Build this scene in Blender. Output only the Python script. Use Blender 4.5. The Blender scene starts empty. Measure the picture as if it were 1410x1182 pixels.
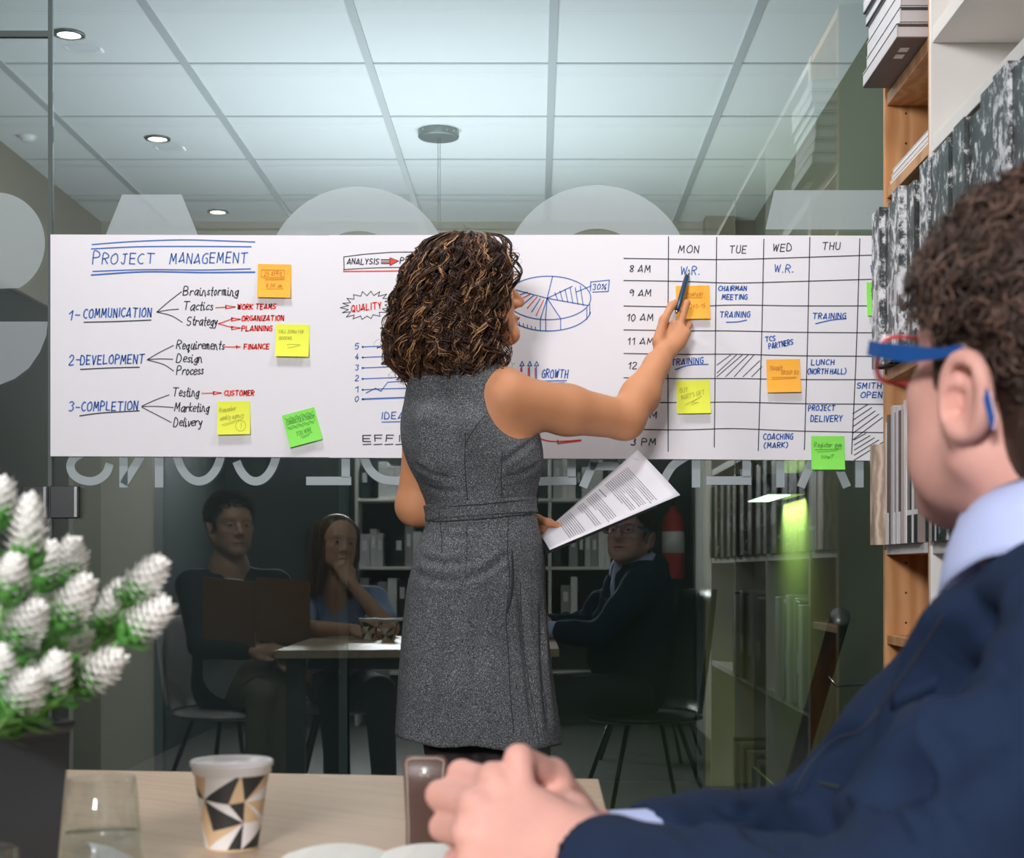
import bpy, math, random
import numpy as np
from mathutils import Vector, Matrix
from mathutils.bvhtree import BVHTree

scene = bpy.context.scene
R = random.Random(7)
RNG = np.random.default_rng(7)
F_PX, VX, VY, CAMZ = 2181.0, 738.0, 787.0, 1.0
GLASS_Y, PAPER_Y, CEIL_Z = 3.65, 3.640, 2.657

# ---------------------------------------------------------------- camera
cam_d = bpy.data.cameras.new('camera')
cam = bpy.data.objects.new('camera', cam_d)
scene.collection.objects.link(cam)
cam.location = (0, 0, CAMZ)
cam.rotation_euler = (math.radians(90), 0, 0)
cam_d.sensor_width = 36.0
cam_d.lens = 36.0 * F_PX / 1410.0
cam_d.shift_x = -33.0 / 1410.0
cam_d.shift_y = 196.0 / 1410.0
cam_d.clip_start = 0.05
cam_d.dof.use_dof = True
cam_d.dof.focus_distance = 3.56
cam_d.dof.aperture_fstop = 9.5
scene.camera = cam

# ---------------------------------------------------------------- world, lights, exposure
w = bpy.data.worlds.new('world')
scene.world = w
w.use_nodes = True
w.node_tree.nodes['Background'].inputs[0].default_value = (0.8, 0.9, 1.0, 1)
w.node_tree.nodes['Background'].inputs[1].default_value = 0.02
scene.view_settings.view_transform = 'Standard'
scene.view_settings.look = 'None'
scene.view_settings.exposure = 0.0
scene.view_settings.gamma = 1.0
scene.cycles.max_bounces = 8
scene.cycles.transparent_max_bounces = 12


def area(name, loc, target, sx, sy, power, col=(1, 1, 1), spread=math.pi):
    d = bpy.data.lights.new(name, 'AREA')
    d.shape = 'RECTANGLE'
    d.size, d.size_y = sx, sy
    d.energy, d.color, d.spread = power, col, spread
    o = bpy.data.objects.new(name, d)
    scene.collection.objects.link(o)
    o.location = loc
    dirv = Vector(target) - Vector(loc)
    o.rotation_euler = dirv.to_track_quat('-Z', 'Y').to_euler()
    return o


def spot(name, loc, target, power, col, angle, blend=0.5, size=0.03):
    d = bpy.data.lights.new(name, 'SPOT')
    d.energy, d.color, d.spot_size, d.spot_blend, d.shadow_soft_size = power, col, math.radians(angle), blend, size
    o = bpy.data.objects.new(name, d)
    scene.collection.objects.link(o)
    o.location = loc
    o.rotation_euler = (Vector(target) - Vector(loc)).to_track_quat('-Z', 'Y').to_euler()
    return o


area('room_key_light', (-1.05, -2.9, 2.45), (0.1, 3.4, 1.2), 0.9, 0.65, 265, (1.0, 0.965, 0.985))
for lx in (-0.75, 0.35):
    area('ceiling_panel_light', (lx, 3.03, 2.63), (lx, 3.30, 1.2), 0.2, 0.2, 9, (1.0, 0.98, 1.0))
for ly in (2.31, 1.14):
    spot('room_downlight', (-1.43, ly, 2.625), (-1.25, ly - 0.9, 1.0), 34, (1.0, 0.95, 0.9), 100, 0.7, 0.025)
area('added_hall_fill', (-0.366, 5.60, 1.55), (-0.366, 5.6001, 3.0), 1.5, 2.0, 38, (0.86, 0.91, 1.0))  # unseen fill light added behind the sheets to brighten the hall ceiling

# ---------------------------------------------------------------- helpers
def P(px, py, Y):
    return Vector(((px - VX) * Y / F_PX, Y, CAMZ + (VY - py) * Y / F_PX))


def tag(o, label=None, cat=None, group=None, kind=None):
    if label: o['label'] = label
    if cat: o['category'] = cat
    if group: o['group'] = group
    if kind: o['kind'] = kind
    return o


def empty(name, loc=(0, 0, 0)):
    o = bpy.data.objects.new(name, None)
    o.empty_display_size = 0.05
    scene.collection.objects.link(o)
    o.location = loc
    return o


def thing(name, label, cat, loc=(0, 0, 0), group=None):
    return tag(empty(name, loc), label, cat, group)


def link(name, me, mat=None, parent=None, smooth=False):
    o = bpy.data.objects.new(name, me)
    scene.collection.objects.link(o)
    if mat is not None:
        for m in (mat if isinstance(mat, (list, tuple)) else [mat]):
            me.materials.append(m)
    if smooth and len(me.polygons):
        me.polygons.foreach_set('use_smooth', [True] * len(me.polygons))
    if parent is not None:
        o.parent = parent
        p, loc = parent, Vector((0, 0, 0))
        while p is not None:
            loc += p.location
            p = p.parent
        # every parent is unrotated: the child keeps world coordinates in its mesh
        o.location = -loc
    return o


class MB:
    def __init__(self):
        self.v, self.f, self.m = [], [], []

    def add(self, verts, faces, mi=0):
        n = len(self.v)
        self.v += [tuple(p) for p in verts]
        self.f += [tuple(i + n for i in f) for f in faces]
        self.m += [mi] * len(faces)

    def box(self, lo, hi, mi=0):
        x0, y0, z0 = lo
        x1, y1, z1 = hi
        self.add([(x0, y0, z0), (x1, y0, z0), (x1, y1, z0), (x0, y1, z0), (x0, y0, z1), (x1, y0, z1), (x1, y1, z1), (x0, y1, z1)],
                 [(3, 2, 1, 0), (4, 5, 6, 7), (0, 1, 5, 4), (1, 2, 6, 5), (2, 3, 7, 6), (3, 0, 4, 7)], mi)

    def prism(self, pts, z0, z1, mi=0):
        n = len(pts)
        v = [(p[0], p[1], z0) for p in pts] + [(p[0], p[1], z1) for p in pts]
        f = [tuple(range(n))[::-1], tuple(range(n, 2 * n))] + [(i, (i + 1) % n, n + (i + 1) % n, n + i) for i in range(n)]
        self.add(v, f, mi)

    def lathe(self, c, prof, n=40, mi=0, closed=False):
        v, f = [], []
        for r, z in prof:
            for i in range(n):
                a = 2 * math.pi * i / n
                v.append((c[0] + r * math.cos(a), c[1] + r * math.sin(a), c[2] + z))
        k = len(prof)
        for j in range(k - 1 if not closed else k):
            j2 = (j + 1) % k
            for i in range(n):
                i2 = (i + 1) % n
                f.append((j * n + i, j * n + i2, j2 * n + i2, j2 * n + i))
        if not closed:
            if prof[0][0] > 1e-6: f.append(tuple(range(n))[::-1])
            if prof[-1][0] > 1e-6: f.append(tuple(range((k - 1) * n, k * n)))
        self.add(v, f, mi)

    def tube(self, pts, rad, n=8, mi=0, flat=None):
        pts = [Vector(p) for p in pts]
        k = len(pts)
        if not hasattr(rad, '__len__'): rad = [rad] * k
        v, f = [], []
        t0 = (pts[1] - pts[0]).normalized()
        ref = Vector((0, 0, 1)) if abs(t0.z) < 0.9 else Vector((1, 0, 0))
        nrm = t0.cross(ref).normalized()
        for j in range(k):
            t = (pts[min(j + 1, k - 1)] - pts[max(j - 1, 0)]).normalized()
            nrm = (nrm - t * nrm.dot(t)).normalized()
            b = t.cross(nrm)
            for i in range(n):
                a = 2 * math.pi * i / n
                v.append(pts[j] + (nrm * math.cos(a) + b * math.sin(a) * (flat or 1.0)) * rad[j])
        for j in range(k - 1):
            for i in range(n):
                i2 = (i + 1) % n
                f.append((j * n + i, j * n + i2, (j + 1) * n + i2, (j + 1) * n + i))
        f.append(tuple(range(n))[::-1])
        f.append(tuple(range((k - 1) * n, k * n)))
        self.add(v, f, mi)

    def build(self, name, mat, parent=None, smooth=False, bevel=0, seg=2):
        me = bpy.data.meshes.new(name)
        me.from_pydata(self.v, [], self.f)
        o = link(name, me, mat, parent, smooth)
        if any(self.m): me.polygons.foreach_set('material_index', self.m)
        if bevel:
            b = o.modifiers.new('bevel', 'BEVEL')
            b.width, b.segments, b.limit_method = bevel, seg, 'ANGLE'
        return o


def boxobj(name, lo, hi, mat, parent=None, bevel=0.0):
    m = MB()
    m.box(lo, hi)
    return m.build(name, mat, parent, bevel=bevel)


def struct(o):
    o['kind'] = 'structure'
    return o


# ---------------------------------------------------------------- materials
MATS = {}


def nodes(name):
    m = bpy.data.materials.new(name)
    m.use_nodes = True
    nt = m.node_tree
    return m, nt, nt.nodes['Principled BSDF'], nt.nodes['Material Output']


def mat(name, col, rough=0.5, metal=0.0, var=0.06, scale=40, bump=0.0, bscale=200, bdist=0.002, spec=0.5, sss=0.0, sheen=0.0, coat=0.0, stretch=None, emit=None):
    if name in MATS: return MATS[name]
    m, nt, b, out = nodes(name)
    tc = nt.nodes.new('ShaderNodeTexCoord')
    n = nt.nodes.new('ShaderNodeTexNoise')
    n.inputs['Scale'].default_value = scale
    n.inputs['Detail'].default_value = 4
    src = tc.outputs['Object']
    if stretch:
        mp = nt.nodes.new('ShaderNodeMapping')
        mp.inputs['Scale'].default_value = stretch
        nt.links.new(src, mp.inputs[0])
        src = mp.outputs[0]
    nt.links.new(src, n.inputs['Vector'])
    mx = nt.nodes.new('ShaderNodeMix')
    mx.data_type = 'RGBA'
    mx.inputs[6].default_value = (*[max(0, c * (1 - var)) for c in col], 1)
    mx.inputs[7].default_value = (*[min(1, c * (1 + var)) for c in col], 1)
    nt.links.new(n.outputs[0], mx.inputs[0])
    nt.links.new(mx.outputs[2], b.inputs['Base Color'])
    b.inputs['Roughness'].default_value = rough
    b.inputs['Metallic'].default_value = metal
    b.inputs['Specular IOR Level'].default_value = spec
    b.inputs['Sheen Weight'].default_value = sheen
    b.inputs['Coat Weight'].default_value = coat
    if sss:
        b.inputs['Subsurface Weight'].default_value = sss
        b.inputs['Subsurface Radius'].default_value = (0.012, 0.005, 0.003)
        b.inputs['Subsurface Scale'].default_value = 1.0
    if emit:
        b.inputs['Emission Color'].default_value = (*emit[0], 1)
        b.inputs['Emission Strength'].default_value = emit[1]
    if bump:
        n2 = nt.nodes.new('ShaderNodeTexNoise')
        n2.inputs['Scale'].default_value = bscale
        nt.links.new(src, n2.inputs['Vector'])
        bp = nt.nodes.new('ShaderNodeBump')
        bp.inputs['Strength'].default_value = bump
        bp.inputs['Distance'].default_value = bdist
        nt.links.new(n2.outputs[0], bp.inputs['Height'])
        nt.links.new(bp.outputs[0], b.inputs['Normal'])
    MATS[name] = m
    return m


def ramp_mat(name, scale, stops, rough=0.5, detail=6, stretch=None, rot=0.0, wave=False, bump=0.0, distort=0.0, nrough=0.6, mixscale=None, spec=0.5):
    """noise (or wood wave) through a colour ramp"""
    m, nt, b, out = nodes(name)
    tc = nt.nodes.new('ShaderNodeTexCoord')
    src = tc.outputs['Object']
    if rot:
        mp = nt.nodes.new('ShaderNodeMapping')
        mp.inputs['Rotation'].default_value = (0, 0, rot)
        nt.links.new(src, mp.inputs[0])
        src = mp.outputs[0]
    if stretch:
        mp = nt.nodes.new('ShaderNodeMapping')
        mp.inputs['Scale'].default_value = stretch
        nt.links.new(src, mp.inputs[0])
        src = mp.outputs[0]
    if wave:
        n = nt.nodes.new('ShaderNodeTexWave')
        n.inputs['Scale'].default_value = scale
        n.inputs['Distortion'].default_value = distort
        n.inputs['Detail'].default_value = 3
        n.inputs['Detail Scale'].default_value = 1.2
        fac = n.outputs['Fac']
    else:
        n = nt.nodes.new('ShaderNodeTexNoise')
        n.inputs['Scale'].default_value = scale
        n.inputs['Detail'].default_value = detail
        n.inputs['Roughness'].default_value = nrough
        fac = n.outputs[0]
    nt.links.new(src, n.inputs['Vector'])
    rp = nt.nodes.new('ShaderNodeValToRGB')
    el = rp.color_ramp.elements
    while len(el) < len(stops): el.new(0.5)
    for e, (p, c) in zip(el, stops):
        e.position, e.color = p, (*c, 1)
    nt.links.new(fac, rp.inputs[0])
    nt.links.new(rp.outputs[0], b.inputs['Base Color'])
    b.inputs['Roughness'].default_value = rough
    b.inputs['Specular IOR Level'].default_value = spec
    if bump:
        bp = nt.nodes.new('ShaderNodeBump')
        bp.inputs['Strength'].default_value = bump
        bp.inputs['Distance'].default_value = 0.001
        nt.links.new(fac, bp.inputs['Height'])
        nt.links.new(bp.outputs[0], b.inputs['Normal'])
    MATS[name] = m
    return m


def glass_mat(name, tint, base, rough=0.0):
    """thin architectural glass: tinted transmission and a mirror reflection by angle"""
    m, nt, b, out = nodes(name)
    nt.nodes.remove(b)
    tr = nt.nodes.new('ShaderNodeBsdfTransparent')
    tr.inputs[0].default_value = (*tint, 1)
    gl = nt.nodes.new('ShaderNodeBsdfGlossy')
    gl.inputs['Roughness'].default_value = rough
    gl.inputs[0].default_value = (0.93, 1.0, 0.97, 1)
    lw = nt.nodes.new('ShaderNodeLayerWeight')
    pw = nt.nodes.new('ShaderNodeMath')
    pw.operation = 'POWER'
    pw.inputs[1].default_value = 5.0
    nt.links.new(lw.outputs['Facing'], pw.inputs[0])
    ad = nt.nodes.new('ShaderNodeMath')
    ad.operation = 'MULTIPLY_ADD'
    ad.use_clamp = True
    ad.inputs[1].default_value = 0.9
    ad.inputs[2].default_value = base
    nt.links.new(pw.outputs[0], ad.inputs[0])
    mx = nt.nodes.new('ShaderNodeMixShader')
    nt.links.new(ad.outputs[0], mx.inputs[0])
    nt.links.new(tr.outputs[0], mx.inputs[1])
    nt.links.new(gl.outputs[0], mx.inputs[2])
    nt.links.new(mx.outputs[0], out.inputs[0])
    MATS[name] = m
    return m


def frost_mat(name, col, opacity):
    m, nt, b, out = nodes(name)
    b.inputs['Base Color'].default_value = (*col, 1)
    b.inputs['Roughness'].default_value = 0.8
    tl = nt.nodes.new('ShaderNodeBsdfTranslucent')
    tl.inputs[0].default_value = (*col, 1)
    m1 = nt.nodes.new('ShaderNodeMixShader')
    m1.inputs[0].default_value = 0.35
    nt.links.new(b.outputs[0], m1.inputs[1])
    nt.links.new(tl.outputs[0], m1.inputs[2])
    tr = nt.nodes.new('ShaderNodeBsdfTransparent')
    m2 = nt.nodes.new('ShaderNodeMixShader')
    m2.inputs[0].default_value = opacity
    nt.links.new(tr.outputs[0], m2.inputs[1])
    nt.links.new(m1.outputs[0], m2.inputs[2])
    nt.links.new(m2.outputs[0], out.inputs[0])
    MATS[name] = m
    return m


M = MATS
glass_mat('glass', (0.90, 0.955, 0.95), 0.13)
glass_mat('lens_glass', (0.97, 0.98, 0.98), 0.02)
glass_mat('tumbler_glass', (0.95, 0.965, 0.96), 0.06)
frost_mat('frosted_film', (0.55, 0.62, 0.64), 0.86)
frost_mat('frosted_film_soft', (0.64, 0.70, 0.72), 0.5)
mat('paper', (0.80, 0.79, 0.82), 0.8, var=0.015, scale=30)
mat('doc_paper', (0.82, 0.81, 0.86), 0.75, var=0.01)
mat('ink_black', (0.025, 0.035, 0.05), 0.6)
mat('ink_blue', (0.035, 0.13, 0.46), 0.6)
mat('ink_red', (0.75, 0.05, 0.035), 0.6)
mat('ink_print', (0.10, 0.10, 0.12), 0.8)
mat('note_orange', (1.0, 0.47, 0.05), 0.8, var=0.02)
mat('note_yellow', (0.84, 0.90, 0.08), 0.8, var=0.02)
mat('note_green', (0.26, 0.84, 0.11), 0.8, var=0.02)
mat('pencil_orange', (0.60, 0.24, 0.03), 0.8)
mat('pencil_yellow', (0.50, 0.52, 0.06), 0.8)
mat('pencil_green', (0.10, 0.38, 0.05), 0.8)
mat('ceiling_tile', (0.80, 0.81, 0.80), 0.9, var=0.02, scale=150)
mat('ceiling_bar', (0.50, 0.52, 0.52), 0.6, var=0.02)
mat('pillar_tan', (0.19, 0.155, 0.095), 0.85, var=0.05, scale=4)
mat('tan_wall', (0.30, 0.265, 0.20), 0.85, var=0.05, scale=4)
mat('olive_wall', (0.17, 0.175, 0.11), 0.85, var=0.05, scale=3)
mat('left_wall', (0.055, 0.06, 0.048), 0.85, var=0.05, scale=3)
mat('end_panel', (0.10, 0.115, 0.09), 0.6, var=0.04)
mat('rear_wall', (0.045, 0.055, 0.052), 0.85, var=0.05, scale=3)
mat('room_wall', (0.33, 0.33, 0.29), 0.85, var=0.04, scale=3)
mat('dark_wall', (0.018, 0.026, 0.026), 0.6, var=0.2, scale=3)
mat('dark_floor', (0.032, 0.034, 0.030), 0.5, var=0.1, scale=6)
mat('brown_wall', (0.10, 0.072, 0.036), 0.8, var=0.1, scale=4)
mat('gasket', (0.05, 0.07, 0.065), 0.4)
mat('clamp_steel', (0.20, 0.215, 0.22), 0.16, metal=1.0, var=0.2, scale=25)
mat('steel', (0.40, 0.42, 0.43), 0.25, metal=1.0, var=0.05)
mat('black_metal', (0.012, 0.013, 0.013), 0.35)
mat('grey_metal', (0.17, 0.18, 0.18), 0.35, metal=0.6)
mat('skin_man', (0.66, 0.355, 0.295), 0.58, var=0.15, scale=28, sss=0.12, bump=0.10, bscale=500, spec=0.35)
mat('skin_woman', (0.62, 0.28, 0.135), 0.58, var=0.06, scale=25, sss=0.1, bump=0.06, bscale=600, spec=0.4)
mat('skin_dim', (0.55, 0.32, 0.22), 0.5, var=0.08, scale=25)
mat('lip', (0.50, 0.16, 0.12), 0.4)
mat('eye_white', (0.28, 0.26, 0.24), 0.35)
mat('iris', (0.06, 0.035, 0.02), 0.2)
mat('hair_dark', (0.026, 0.012, 0.007), 0.42, var=0.3, spec=0.35)
mat('hair_mid', (0.095, 0.042, 0.020), 0.40, var=0.3, spec=0.4)
mat('hair_light', (0.50, 0.27, 0.12), 0.38, var=0.2, spec=0.4)
mat('hair_man_dark', (0.034, 0.018, 0.012), 0.5, var=0.3)
mat('hair_man_mid', (0.13, 0.075, 0.052), 0.5, var=0.3)
mat('navy', (0.0125, 0.024, 0.055), 0.85, var=0.10, scale=60, bump=0.25, bscale=16, bdist=0.008, sheen=0.0, spec=0.12)
mat('shirt_blue', (0.50, 0.58, 0.88), 0.8, var=0.03, scale=50, bump=0.1, bscale=600)
mat('shirt_white', (0.75, 0.76, 0.80), 0.8)
mat('suit_dim', (0.018, 0.024, 0.035), 0.85)
mat('trouser_tan', (0.22, 0.20, 0.15), 0.85)
mat('blouse_blue', (0.28, 0.38, 0.62), 0.8)
mat('tights', (0.018, 0.011, 0.010), 0.6)
mat('shoe_black', (0.01, 0.01, 0.01), 0.3)
mat('pen_navy', (0.012, 0.045, 0.10), 0.28)
mat('glasses_blue', (0.015, 0.085, 0.30), 0.3)
mat('glasses_red', (0.62, 0.06, 0.06), 0.3)
mat('glasses_pale', (0.85, 0.62, 0.66), 0.3)
mat('white_plastic', (0.80, 0.79, 0.80), 0.35)
mat('white_laminate', (0.74, 0.72, 0.68), 0.5, var=0.01)
mat('white_edge', (0.78, 0.77, 0.76), 0.4, var=0.03)
mat('pot_black', (0.035, 0.042, 0.05), 0.45, var=0.1)
mat('soil', (0.03, 0.05, 0.02), 0.9, var=0.5)
mat('leaf_green', (0.09, 0.30, 0.055), 0.5, var=0.35, scale=60)
mat('stem_green', (0.14, 0.34, 0.09), 0.5, var=0.3)
mat('petal_white', (0.93, 0.92, 0.88), 0.6, var=0.05)
mat('leather_brown', (0.085, 0.045, 0.034), 0.42, var=0.15, scale=80, bump=0.15, bscale=500)
mat('leather_thread', (0.42, 0.33, 0.27), 0.7)
mat('snap_metal', (0.75, 0.72, 0.68), 0.3, metal=0.7)
mat('portfolio_brown', (0.20, 0.09, 0.04), 0.55)
mat('notebook_paper', (0.82, 0.83, 0.78), 0.8, var=0.02)
mat('notebook_dark', (0.03, 0.03, 0.035), 0.5)
mat('cover_grey', (0.30, 0.30, 0.31), 0.5)
mat('cover_lightgrey', (0.52, 0.51, 0.52), 0.5)
mat('cover_dark', (0.02, 0.03, 0.03), 0.4)
mat('cover_brown', (0.10, 0.065, 0.05), 0.5)
mat('cover_taupe', (0.24, 0.20, 0.18), 0.5)
mat('cover_orange', (0.70, 0.16, 0.04), 0.5)
mat('pages', (0.66, 0.61, 0.60), 0.8, var=0.1, scale=300, stretch=(1, 1, 60))
mat('red_paint', (0.45, 0.02, 0.02), 0.35)
mat('cup_kraft', (0.66, 0.47, 0.28), 0.6)
mat('cup_black', (0.03, 0.03, 0.03), 0.5)
mat('cup_white', (0.80, 0.77, 0.76), 0.5)
mat('water', (0.8, 0.8, 0.78), 0.1)
mat('curtain_dark', (0.020, 0.030, 0.032), 0.9)
mat('poster_blue', (0.45, 0.60, 0.62), 0.8)
ramp_mat('oak', 6.0, [(0.0, (0.44, 0.205, 0.075)), (0.55, (0.50, 0.245, 0.095)), (1.0, (0.57, 0.30, 0.13))], 0.45, wave=True, stretch=(1.5, 1.5, 0.35), distort=9.0, spec=0.3)
ramp_mat('table_oak', 6.0, [(0.30, (0.44, 0.32, 0.21)), (0.5, (0.54, 0.41, 0.28)), (0.70, (0.61, 0.48, 0.35))], 0.42, detail=5, stretch=(0.8, 38.0, 1.0), rot=0.62, spec=0.35)
ramp_mat('sample_oak', 18.0, [(0.0, (0.33, 0.24, 0.17)), (1.0, (0.62, 0.50, 0.40))], 0.5, wave=True, stretch=(1, 1, .6), distort=7.0)
ramp_mat('marble', 36.0, [(0.36, (0.015, 0.022, 0.022)), (0.47, (0.05, 0.06, 0.06)), (0.51, (0.40, 0.42, 0.43)), (0.57, (0.80, 0.80, 0.82))], 0.4, detail=8, stretch=(1, 1, 0.85), nrough=0.72)
ramp_mat('marble_dark', 36.0, [(0.42, (0.012, 0.020, 0.019)), (0.535, (0.045, 0.062, 0.058)), (0.565, (0.40, 0.42, 0.42)), (0.62, (0.78, 0.79, 0.79))], 0.4, detail=8, stretch=(1, 1, 0.8), nrough=0.72)


def tweed():
    m, nt, b, out = nodes('tweed')
    tc = nt.nodes.new('ShaderNodeTexCoord')
    n1 = nt.nodes.new('ShaderNodeTexNoise')
    n1.inputs['Scale'].default_value = 480
    n1.inputs['Detail'].default_value = 2.0
    n1.inputs['Roughness'].default_value = 0.7
    n2 = nt.nodes.new('ShaderNodeTexNoise')
    n2.inputs['Scale'].default_value = 9
    n2.inputs['Detail'].default_value = 4
    for n in (n1, n2): nt.links.new(tc.outputs['Object'], n.inputs['Vector'])
    rp = nt.nodes.new('ShaderNodeValToRGB')
    el = rp.color_ramp.elements
    el.new(0.5); el.new(0.5)
    for e, (p, c) in zip(el, [(0.34, (0.024, 0.029, 0.034)), (0.48, (0.078, 0.086, 0.094)), (0.58, (0.155, 0.162, 0.168)), (0.70, (0.42, 0.415, 0.41))]):
        e.position, e.color = p, (*c, 1)
    nt.links.new(n1.outputs[0], rp.inputs[0])
    mx = nt.nodes.new('ShaderNodeMix')
    mx.data_type = 'RGBA'
    mx.blend_type = 'MULTIPLY'
    mx.inputs[0].default_value = 1.0
    mr = nt.nodes.new('ShaderNodeMapRange')
    mr.inputs[1].default_value, mr.inputs[2].default_value = 0.3, 0.7
    mr.inputs[3].default_value, mr.inputs[4].default_value = 0.82, 1.15
    nt.links.new(n2.outputs[0], mr.inputs[0])
    nt.links.new(rp.outputs[0], mx.inputs[6])
    nt.links.new(mr.outputs[0], mx.inputs[7])
    nt.links.new(mx.outputs[2], b.inputs['Base Color'])
    b.inputs['Roughness'].default_value = 0.9
    b.inputs['Specular IOR Level'].default_value = 0.15
    bp = nt.nodes.new('ShaderNodeBump')
    bp.inputs['Strength'].default_value = 0.3
    bp.inputs['Distance'].default_value = 0.001
    nt.links.new(n1.outputs[0], bp.inputs['Height'])
    nt.links.new(bp.outputs[0], b.inputs['Normal'])
    M['tweed'] = m


tweed()
mat('tweed_dark', (0.022, 0.025, 0.028), 0.9)
# ---------------------------------------------------------------- signed-distance modelling: smooth unions meshed by surface nets
class Sdf:
    def __init__(self):
        self.ops = []

    def cone(self, a, b, r1, r2=None, k=0.012, op='u', flat=None):
        self.ops.append(('cone', np.array(a, float), np.array(b, float), r1, r1 if r2 is None else r2, k, op))
        return self

    def chain(self, pts, rads, k=0.006):
        for i in range(len(pts) - 1):
            self.cone(pts[i], pts[i + 1], rads[i], rads[i + 1], k)
        return self

    def ell(self, c, r, rot=None, k=0.012, op='u'):
        self.ops.append(('ell', np.array(c, float), np.array(r, float), np.eye(3) if rot is None else np.array(rot, float), k, op))
        return self

    def loft(self, rings, infl=0.0, zlo=None, zhi=None, k=0.008, op='u', wave=None):
        self.ops.append(('loft', np.array(sorted(rings), float), infl, zlo, zhi, k, op, wave))
        return self

    def box(self, op_):
        kd = op_[0]
        if kd == 'cone':
            _, a, b, r1, r2, k, op = op_
            r = max(r1, r2)
            return np.minimum(a, b) - r, np.maximum(a, b) + r, k
        if kd == 'ell':
            _, c, r, rot, k, op = op_
            e = np.sqrt(((rot * r[None, :]) ** 2).sum(1))
            return c - e, c + e, k
        _, rg, infl, zlo, zhi, k, op, wave = op_
        mx = infl + 0.02
        lo = np.array([(rg[:, 1] - rg[:, 3]).min() - mx, (rg[:, 2] - rg[:, 4]).min() - mx, rg[0, 0] if zlo is None else zlo])
        hi = np.array([(rg[:, 1] + rg[:, 3]).max() + mx, (rg[:, 2] + rg[:, 4]).max() + mx, rg[-1, 0] if zhi is None else zhi])
        return lo, hi, k

    def dist(self, op_, X, Y, Z):
        kd = op_[0]
        if kd == 'cone':
            _, a, b, r1, r2, k, op = op_
            ab = b - a
            L = max(float(ab @ ab), 1e-12)
            t = np.clip(((X - a[0]) * ab[0] + (Y - a[1]) * ab[1] + (Z - a[2]) * ab[2]) / L, 0, 1)
            return np.sqrt((X - a[0] - t * ab[0]) ** 2 + (Y - a[1] - t * ab[1]) ** 2 + (Z - a[2] - t * ab[2]) ** 2) - (r1 + (r2 - r1) * t)
        if kd == 'ell':
            _, c, r, rot, k, op = op_
            x, y, z = X - c[0], Y - c[1], Z - c[2]
            p = [rot[0, i] * x + rot[1, i] * y + rot[2, i] * z for i in range(3)]
            k0 = np.sqrt(sum((p[i] / r[i]) ** 2 for i in range(3)))
            k1 = np.sqrt(sum((p[i] / r[i] ** 2) ** 2 for i in range(3))) + 1e-9
            return k0 * (k0 - 1) / k1
        _, rg, infl, zlo, zhi, k, op, wave = op_
        zz = Z[0, 0, :]
        cx, cy, rx, ry = [smooth_interp(zz, rg[:, 0], rg[:, i]) for i in (1, 2, 3, 4)]
        x, y = X - cx[None, None, :], Y - cy[None, None, :]
        rx, ry = rx[None, None, :] + infl, ry[None, None, :] + infl
        if wave is not None:
            s = wave(x, y, zz[None, None, :])
            rx, ry = rx * s, ry * s
        k0 = np.sqrt((x / rx) ** 2 + (y / ry) ** 2)
        k1 = np.sqrt((x / rx ** 2) ** 2 + (y / ry ** 2) ** 2) + 1e-9
        d = np.where(k0 < 1e-4, -np.minimum(rx, ry), k0 * (k0 - 1) / k1)
        lo = rg[0, 0] if zlo is None else zlo
        hi = rg[-1, 0] if zhi is None else zhi
        return np.maximum(np.maximum(d, lo - Z), Z - hi)

    def mesh(self, h):
        lo = np.array([1e9] * 3)
        hi = -lo
        for o in self.ops:
            op = o[-2] if o[0] == 'loft' else o[-1]
            if op == 'u':
                a, b, k = self.box(o)
                lo, hi = np.minimum(lo, a), np.maximum(hi, b)
        lo, hi = lo - 4 * h, hi + 4 * h
        n = np.ceil((hi - lo) / h).astype(int) + 1
        G = np.full(n, 1.0, np.float32)
        ax = [(lo[i] + h * np.arange(n[i])).astype(np.float32) for i in range(3)]
        for o in self.ops:
            op = o[-2] if o[0] == 'loft' else o[-1]
            a, b, k = self.box(o)
            mg = k + 3 * h
            s = [slice(max(0, int((a[i] - mg - lo[i]) / h)), max(0, min(n[i], int((b[i] + mg - lo[i]) / h) + 2))) for i in range(3)]
            if any(q.stop <= q.start for q in s): continue
            X, Y, Z = np.meshgrid(ax[0][s[0]], ax[1][s[1]], ax[2][s[2]], indexing='ij')
            d = self.dist(o, X, Y, Z).astype(np.float32)
            g = G[s[0], s[1], s[2]]
            kk = max(k, 1e-5)
            if op == 'u':
                t = np.clip(0.5 + 0.5 * (g - d) / kk, 0, 1)
                r = g * (1 - t) + d * t - kk * t * (1 - t)
            elif op == 's':
                t = np.clip(0.5 - 0.5 * (g + d) / kk, 0, 1)
                r = g * (1 - t) - d * t + kk * t * (1 - t)
            G[s[0], s[1], s[2]] = r
        return surface_nets(G, lo, h)

    def build(self, name, mt, parent=None, h=0.005, relax=2, warp=None):
        v, f = self.mesh(h)
        v = relax_mesh(v, f, relax)
        if warp is not None: v = warp(v)
        return npmesh(name, v, f, mt, parent)


def smooth_interp(x, xs, ys):
    """monotone-ish cubic interpolation"""
    m = np.gradient(ys, xs)
    i = np.clip(np.searchsorted(xs, x) - 1, 0, len(xs) - 2)
    hh = xs[i + 1] - xs[i]
    t = np.clip((x - xs[i]) / hh, 0, 1)
    h00, h10, h01, h11 = 2 * t**3 - 3 * t**2 + 1, t**3 - 2 * t**2 + t, -2 * t**3 + 3 * t**2, t**3 - t**2
    return h00 * ys[i] + h10 * hh * m[i] + h01 * ys[i + 1] + h11 * hh * m[i + 1]


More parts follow.
